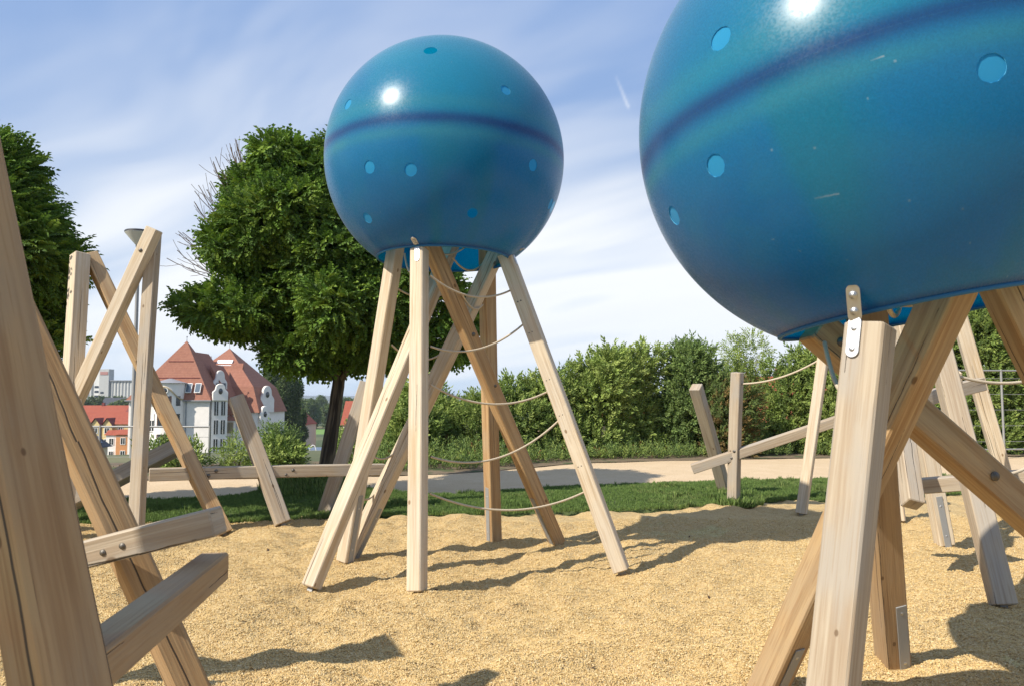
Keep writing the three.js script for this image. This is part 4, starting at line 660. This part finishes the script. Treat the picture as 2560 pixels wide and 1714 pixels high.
  // shaded bay at the corner with its scrolled gable, and a second gable behind
  const gable = (x, z, w, y0, y1, rr) => { const s = new THREE.Shape(); s.moveTo(-w, 0); s.lineTo(-w, (y1 - y0) * 0.35); s.bezierCurveTo(-w * 1.1, (y1 - y0) * 0.55, -w * 0.62, (y1 - y0) * 0.5, -w * 0.6, (y1 - y0) * 0.7); s.bezierCurveTo(-w * 0.55, y1 - y0, w * 0.55, y1 - y0, w * 0.6, (y1 - y0) * 0.7); s.bezierCurveTo(w * 0.62, (y1 - y0) * 0.5, w * 1.1, (y1 - y0) * 0.55, w, (y1 - y0) * 0.35); s.lineTo(w, 0); const g = new THREE.ExtrudeGeometry(s, { depth: 0.45, bevelEnabled: true, bevelSize: 0.08, bevelThickness: 0.08, bevelSegments: 1 }); g.rotateY(rr); g.translate(x, y0, z); return wpart('gable', metreUV(g), WM.white, t); };
  const cbx = -49.3, cbz = -131.9, ang = 0.55, R2 = (u, d) => [cbx + Math.cos(ang) * u + Math.sin(ang) * d, cbz - Math.sin(ang) * u + Math.cos(ang) * d];
  const cb = new THREE.BoxGeometry(2.5, 1.3 - g0, 2.4); cb.rotateY(ang); cb.translate(cbx, (1.3 + g0) / 2, cbz); wall(metreUV(cb));
  { const [gx, gz] = R2(0, 1.0); gable(gx, gz, 1.15, 1.2, 4.1, ang); }
  for (const [y0, y1] of [[-1.3, 1.0], [-4.4, -2.1], [-7.6, -5.2]]) for (const u of [-0.55, 0.55]) { const [wx, wz] = R2(u, 1.22), g = new THREE.BoxGeometry(0.62, y1 - y0, 0.06); g.rotateY(ang); g.translate(wx, (y0 + y1) / 2, wz); const p = wpart('window', g, pane, t); const f = new THREE.BoxGeometry(0.08, y1 - y0, 0.06); f.rotateY(ang); const [fx, fz] = R2(u, 1.26); f.translate(fx, (y0 + y1) / 2, fz); wpart('frame', f, frameM, t, p); }
  { const [ox, oz] = R2(0, 1.56), g = new THREE.SphereGeometry(1, 20, 10); g.scale(0.34, 0.5, 0.08); g.rotateY(ang); g.translate(ox, 2.7, oz); wpart('oval_window', g, pane, t); }
  gable(-50.9, -136.3, 1.15, 2.2, 6.6, 0.75); roof(roofX(-54, -51.0, -138, -135.6, 4.2, 6.2, 0, 0.1));
  for (const dz of [-0.6, 0.7]) { const g = new THREE.BoxGeometry(0.5, 1.7, 0.7); g.rotateY(0.75); g.translate(-50.55 + dz * 0.6, 3.3, -135.95 - dz * 0.55); wpart('window', g, pane, t); }
  // set-back wall with its bay window
  const bb = box(-49.5, -47.7, -4.9, -2.3, -136.2, -135.1); wall(bb); wpart('bay_roof', facesGeo([[[-49.9, -2.3, -134.8], [-47.4, -2.3, -134.8], [-48.6, -1.3, -136]], [[-47.4, -2.3, -134.8], [-47.4, -2.3, -136], [-48.6, -1.3, -136]], [[-49.9, -2.3, -136], [-49.9, -2.3, -134.8], [-48.6, -1.3, -136]]]), RM.rust, t);
  for (const x of [-49.1, -48.6, -48.1]) win(t, x, -3.5, -135.1, 0.3, 1.6, 'z', goldTrim);
  win(t, -47.5, -3.3, -136, 0.25, 2.2); win(t, -48.7, -7.2, -136, 0.5, 2.0); win(t, -47.8, -7.2, -136, 0.4, 2.0);
  // right hand gables of the second tower
  gable(-44.9, -143.2, 1.4, -1.0, 4.1, 0.9); gable(-44.2, -139.8, 0.9, -2.6, 0.3, 0.9);
  for (const [x, y, z] of [[-44.45, 2.2, -142.8], [-43.8, -1.3, -139.5]]) { const g = new THREE.SphereGeometry(1, 20, 10); g.scale(0.38, 0.55, 0.1); g.rotateY(0.9); g.translate(x, y, z); wpart('oval_window', g, pane, t); }
  for (let k = 0; k < 3; k++) win(t, -61 + k * 1.5, -3 - 0, -130, 0.8, 1.7);
  wpart('gutter', box(-63.9, -49.6, 1.05, 1.22, -129.62, -129.4), leadM, t); { const d = new THREE.CylinderGeometry(0.09, 0.09, 16, 8); d.translate(-53.9, -6.8, -129.9); wpart('downpipe', d, leadM, t); }
}
function house(label, x0, x1, z0, z1, g, e, r, wm, rm, { ridge = 'x', hip = 0, rows = 0, cols = 0, fh = 3, cat = 'house', ww = 1.0, wh = 1.5, chim = 1, dormers = 0, name = 'house' } = {}) {
  const t = thing(name, label, cat, [(x0 + x1) / 2, g, (z0 + z1) / 2]); wpart('wall', box(x0, x1, g, e, z0, z1), wm, t); const rf = wpart('roof', (ridge === 'x' ? roofX : roofZ)(x0, x1, z0, z1, e, r, hip), rm, t);
  if (ridge === 'z') wpart('gable_wall', facesGeo([[[x0, e, z1], [x1, e, z1], [(x0 + x1) / 2, e + (r - e) * 0.93, z1]]]), wm, t);
  if (chim) wpart('chimney', box((x0 + x1) / 2 + 1.4, (x0 + x1) / 2 + 2.2, r - 1.2, r + 0.9, (z0 + z1) / 2 - 0.4, (z0 + z1) / 2 + 0.4), RM.maroon, t, rf);
  for (let j = 0; j < rows; j++) for (let i = 0; i < cols; i++) win(t, lerp(x0, x1, (i + 0.5) / cols), e - fh * (j + 0.5), z1, ww, wh);
  for (let i = 0; i < dormers; i++) { const x = lerp(x0, x1, (i + 0.5) / dormers), zz = z1 - (z1 - z0) * 0.16, y = e + (r - e) * 0.12; wpart('dormer', mergeGeometries([box(x - 0.9, x + 0.9, y, y + 1.7, zz - 2.2, zz), roofZ(x - 0.9, x + 0.9, zz - 2.6, zz, y + 1.7, y + 2.4, 0, 0.15)]), rm, t, rf); win(t, x, y + 0.85, zz, 0.8, 1.1); }
  return t;
}
house('red roofed house with a steep mansard and cream walls right of the mansion', -82, -60.5, -243, -229, -16.5, -6.2, -0.6, WM.sand, RM.red, { hip: 4, rows: 3, cols: 9, fh: 3.2, dormers: 3 });
house('long peach walled house with a red roof behind the dark tree trunk', -52, -40.2, -254, -240, -17.5, -6.6, 0.7, WM.peach, RM.red, { hip: 0, rows: 3, cols: 5, fh: 3.0, dormers: 2 });
house('mint green walled house with a red roof seen between the globe\'s legs', -39.8, -24, -252, -239, -17.5, -6.8, 0.4, WM.mint, RM.red, { rows: 3, cols: 8, fh: 3.0, dormers: 3, chim: 0 });
house('red roofed house glimpsed through the hedge right of the far globe', 8.5, 19, -99, -90, -13.5, -3.0, 1.4, WM.white, RM.red, { rows: 2, cols: 4, fh: 3 });
house('broad red roofed house glimpsed behind the balance beam', 17.5, 30, -79, -70, -11.5, -1.8, 3.6, WM.white, RM.red, { rows: 2, cols: 5, fh: 3 });
house('red roofed house glimpsed through the hedge at the right picture edge', 30.5, 42, -69, -60, -10, -0.8, 2.6, WM.cream, RM.red, { rows: 2, cols: 4, fh: 3 });
house('small red roof far off above the hedge beside the far globe', 14, 30, -330, -318, -16, -4, 2.2, WM.cream, RM.maroon, { rows: 1, cols: 5 });
// rows of red roofs left of the mansion
house('long red roof at the back, left of the mansion', -150, -127, -268, -258, -16, -4.2, -0.8, WM.cream, RM.red, { rows: 1, cols: 8 });
house('maroon roofed house beside the long red roof, left of the mansion', -126.5, -112, -266, -256, -16, -4.6, -0.7, WM.sand, RM.maroon, { rows: 1, cols: 5, chim: 1 });
{
  const t = house('yellow house with two small pointed gables under a red roof', -113, -92, -212, -200, -16, -5.0, -2.0, WM.yellow, RM.red, { rows: 3, cols: 0, chim: 0 });
  for (const x of [-105.3, -102.3]) { wpart('gable', mergeGeometries([box(x - 1.15, x + 1.15, -12, -5.2, -200, -198.9), facesGeo([[[x - 1.15, -5.2, -198.9], [x + 1.15, -5.2, -198.9], [x, -3.6, -198.9]]])]), WM.yellow, t); wpart('gable_roof', facesGeo([[[x - 1.5, -5.4, -198.5], [x, -3.4, -198.5], [x, -3.4, -204], [x - 1.5, -5.4, -204]], [[x, -3.4, -198.5], [x + 1.5, -5.4, -198.5], [x + 1.5, -5.4, -204], [x, -3.4, -204]]]), RM.maroon, t); for (const y of [-6.6, -9.4]) win(t, x, y, -198.9, 1.1, 1.3); }
  for (const y of [-6.4, -9.5]) win(t, -99.4, y, -200, 1.0, 1.3);
}
house('small white house wing under a red lean-to roof beside the yellow house', -101, -98.2, -199.5, -196, -16, -7.6, -6.4, WM.white, RM.red, { rows: 2, cols: 1, fh: 3.2, chim: 0 });
house('narrow orange house wall left of the mansion\'s white corner', -98, -94.5, -199, -195, -16, -7.4, -6.2, WM.orange, RM.red, { rows: 2, cols: 1, fh: 3.2, chim: 0 });
{
  const t = house('cream house with a dark slate roof and solar panel below the hill edge', -53, -40.5, -79, -70, -12, -3.3, 1.2, WM.cream, RM.slate, { ridge: 'x', hip: 3.8, chim: 0, rows: 2, cols: 4, fh: 2.7 });
  const s = box(-0.8, 0.8, 0, 0.08, -1.1, 1.1); s.rotateZ(-0.87); s.translate(-40.9, -2.28, -76.6); wpart('solar_panel', s, new THREE.MeshPhysicalMaterial({ color: rgb(0.02, 0.035, 0.08), roughness: 0.15, clearcoat: 1 }), t);
  for (const z of [-72, -74.5, -77]) win(t, -40.5, -5.2, z, 0.9, 1.3, 'x');
}
house('low dark roofed hall with a white gable in front of the silos', -236, -213, -462, -450, -14, -2.6, 2.0, WM.white, RM.slate, { rows: 0, cols: 0, chim: 0, cat: 'hall', name: 'hall' });
{
  const t = thing('grain_silo', 'tall pale grain silo works with a square tower between ribbed silos', 'grain silo', [-365, -14.5, -705]);
  wpart('tower', box(-367, -358.6, -14.5, 27.5, -706, -697), WM.grey, t, t, 'square tower'); wpart('tower', box(-372, -367.02, -14.5, 25.5, -706, -698), wallM(0.75, 0.74, 0.70, 12), t, t, 'paler stair tower');
  wpart('sign', box(-366.2, -359.4, 22.5, 25.2, -696.98, -696.7), new THREE.MeshStandardMaterial({ color: rgb(0.42, 0.20, 0.17), roughness: 0.7 }), t);
  for (let i = 0; i < 5; i++) { wpart('window', box(-365.6, -362.8, 3 + i * 4.2 - 14, 4.4 + i * 4.2 - 14 + 0.3, -696.98, -696.8), pane, t); wpart('window', box(-371.4, -367.8, -6 + i * 4.2, -4.2 + i * 4.2, -697.98, -697.8), pane, t); }
  for (let i = 0; i < 9; i++) { const c = new THREE.CylinderGeometry(1.62, 1.62, 31.4, 20); c.translate(-356.4 + i * 2.9, 1.2, -700); wpart('silo', c, WM.grey, t); }
  wpart('roof', box(-358, -331, 16.9, 17.7, -703, -697.5), leadM, t);
  for (let i = 0; i < 8; i++) { const c = new THREE.CylinderGeometry(1.6, 1.6, 30, 20); c.translate(-374.4 - i * 2.9, 0.5, -699); wpart('silo', c, WM.grey, t); }
}
{
  const t = thing('market_awning', 'white awning roof by the car park beyond the bright shrub', 'awning', [-37.2, -11, -150]);
  wpart('canopy', facesGeo([[[-39.2, -9.0, -148.6], [-35.4, -9.0, -148.6], [-35.6, -7.8, -151], [-39, -7.8, -151]], [[-39.2, -9.0, -148.6], [-39, -7.8, -151], [-39.2, -9.0, -153]], [[-35.4, -9, -148.6], [-35.4, -9, -153], [-35.6, -7.8, -151]]]), frameM, t);
  for (const x of [-39, -35.6]) wpart('pole', box(x - 0.05, x + 0.05, -14, -9, -148.8, -148.7), frameM, t);
  const l = thing('street_lamp', 'slim white swan-neck lamp above the bright shrub, left of the dark tree trunk', 'street lamp', [-14.9, -6, -60]);
  const pts = [[0, 0, 0], [0, 3.2, 0], [-0.04, 3.75, 0], [-0.22, 3.98, 0], [-0.42, 3.8, 0], [-0.5, 3.3, 0]].map(p => V3(...p)); part('pole', new THREE.TubeGeometry(new THREE.CatmullRomCurve3(pts), 40, 0.035, 8), frameM, l); const b = new THREE.SphereGeometry(0.13, 14, 10); b.scale(1, 0.8, 1); b.translate(-0.5, 3.2, 0); part('lamp_shade', b, frameM, l);
}
{
  // sports ground
  const f = new THREE.PlaneGeometry(70, 120); f.rotateX(-Math.PI / 2); f.translate(-84, -15.35, -372); struct('playing_field', f, new THREE.MeshStandardMaterial({ color: rgb(0.14, 0.25, 0.05), roughness: 1 }), 'mown sports field beyond the houses');
  const c = new THREE.PlaneGeometry(60, 110); c.rotateX(-Math.PI / 2); c.translate(-60, -15.25, -255); struct('car_park', c, new THREE.MeshStandardMaterial({ color: rgb(0.22, 0.22, 0.23), roughness: 1 }), 'grey car park before the sports field');
  const t = thing('football_goal', 'small white football goal on the far sports field', 'goal', [-79.5, -15.3, -350]), w = frameM;
  part('post', box(-2.4, -2.25, 0, 2.9, 0, 0.15), w, t); part('post', box(2.25, 2.4, 0, 2.9, 0, 0.15), w, t); part('crossbar', box(-2.25, 2.25, 2.75, 2.9, 0, 0.15), w, t);
  const m = thing('mast', 'thin white mast standing behind the far football goal', 'mast', [-79.6, -15.3, -352]); const g = new THREE.CylinderGeometry(0.1, 0.16, 8, 8); g.translate(0, 4, 0); part('pole', g, w, m);
}
// far trees
{
  const P = [], R = rng(3); for (let i = 0; i < 9; i++) { const a = R() * 6.28, u = R() * 2 - 1, s = Math.sqrt(1 - u * u), b = V3(s * Math.cos(a), u, s * Math.sin(a)).multiplyScalar(0.35), d = V3(R() - 0.5, R() - 0.3, R() - 0.5).normalize(), sd = new THREE.Vector3().crossVectors(d, V3(R(), R(), R())).normalize(); leafTris(P, 0, b, d, sd, 0.45, 0.28); }
  const clump = geoOf(P), T = [[0.085, 0.14, 0.038], [0.11, 0.16, 0.045], [0.07, 0.115, 0.032], [0.14, 0.18, 0.055]];
  const tree = (label, x, y, z, w, h, seed, perM2 = 3.5, name = 'tree', tones = T) => {
    const t = thing(name, label, 'tree', [x, y, z]), r = rng(seed), L = [[0, h * 0.55, 0, w * 0.36, h * 0.36, w * 0.36]]; for (let k = 0; k < 9; k++) { const a = k / 9 * 6.28 + r(), f = 0.3 + 0.6 * r(), q = w * 0.30 * (1 - 0.6 * Math.abs(f - 0.5)); L.push([Math.cos(a) * q, h * f, Math.sin(a) * q, w * (0.16 + r() * 0.08), h * (0.11 + r() * 0.05), w * (0.16 + r() * 0.08)]); }
    const c = copies('crown', clump, LEAF, crownList(L, perM2, seed, { up: 0.3, tones, ragged: 0.3, inner: 0.2, size: [0.7, 1.4] }), t); c.userData = { kind: 'stuff' }; part('trunk', limb([[0, -1, 0], [0.1, h * 0.3, 0], [0, h * 0.7, 0]], w * 0.035, w * 0.012, 7), bark, t);
  };
  tree('big bushy tree behind the roofs right of the mansion', -54.5, -14.5, -185, 10.5, 23, 5, 6);
  tree('smaller tree right of the big bushy one behind the roofs', -54.2, -14.5, -196, 6, 13.5, 6, 6);
  tree('tree in the garden left of the mansion\'s white corner', -37.2, -11, -62, 2.8, 7.8, 9, 14);
  tree('yellowish tree behind the peach walled house', -46.5, -15, -275, 9, 16, 12, 4, 'tree', [[0.11, 0.13, 0.04], [0.09, 0.115, 0.035]]);
  {
    const t = thing('spruce_tree', 'dark pointed spruce rising behind the mint green house', 'tree', [-36.8, -15, -262]), L = []; for (let k = 0; k < 9; k++) { const f = k / 9; L.push([0, 4 + f * 16.5, 0, 3.0 * (1 - f) + 0.35, 1.2, 3.0 * (1 - f) + 0.35]); }
    const c = copies('crown', clump, LEAF, crownList(L, 6, 44, { up: -0.2, tones: [[0.018, 0.036, 0.02], [0.025, 0.045, 0.025]], ragged: 0.4, inner: 0.2, size: [0.5, 1.1] }), t); c.userData = { kind: 'stuff' }; part('trunk', limb([[0, -1, 0], [0, 10, 0], [0, 21, 0]], 0.35, 0.05, 6), bark, t);
  }
  // far wood that reads as one mass, beyond the sports field and round the plain
  const L = [], r = rng(91); for (let i = 0; i < 150; i++) { const a = lerp(-0.62, 0.75, i / 150) + (r() - 0.5) * 0.02, dd = 430 + r() * 190, hh = 14 + r() * 4.5; L.push([Math.sin(a) * dd, -15.5 + hh * 0.46, -Math.cos(a) * dd, 5 + r() * 5, hh * 0.55, 5 + r() * 4]); }
  const far = copies('far_wood', clump, LEAF, crownList(L, 0.7, 12, { up: 0.3, tones: T, ragged: 0.3, inner: 0.1, size: [1.6, 3.2] }), scene); far.userData = { kind: 'stuff', label: 'far belt of woodland beyond the sports field', category: 'woods' };
}

scene.fog = new THREE.FogExp2(rgb(0.72, 0.80, 0.95), 0.00012);
renderer.render(scene, camera);
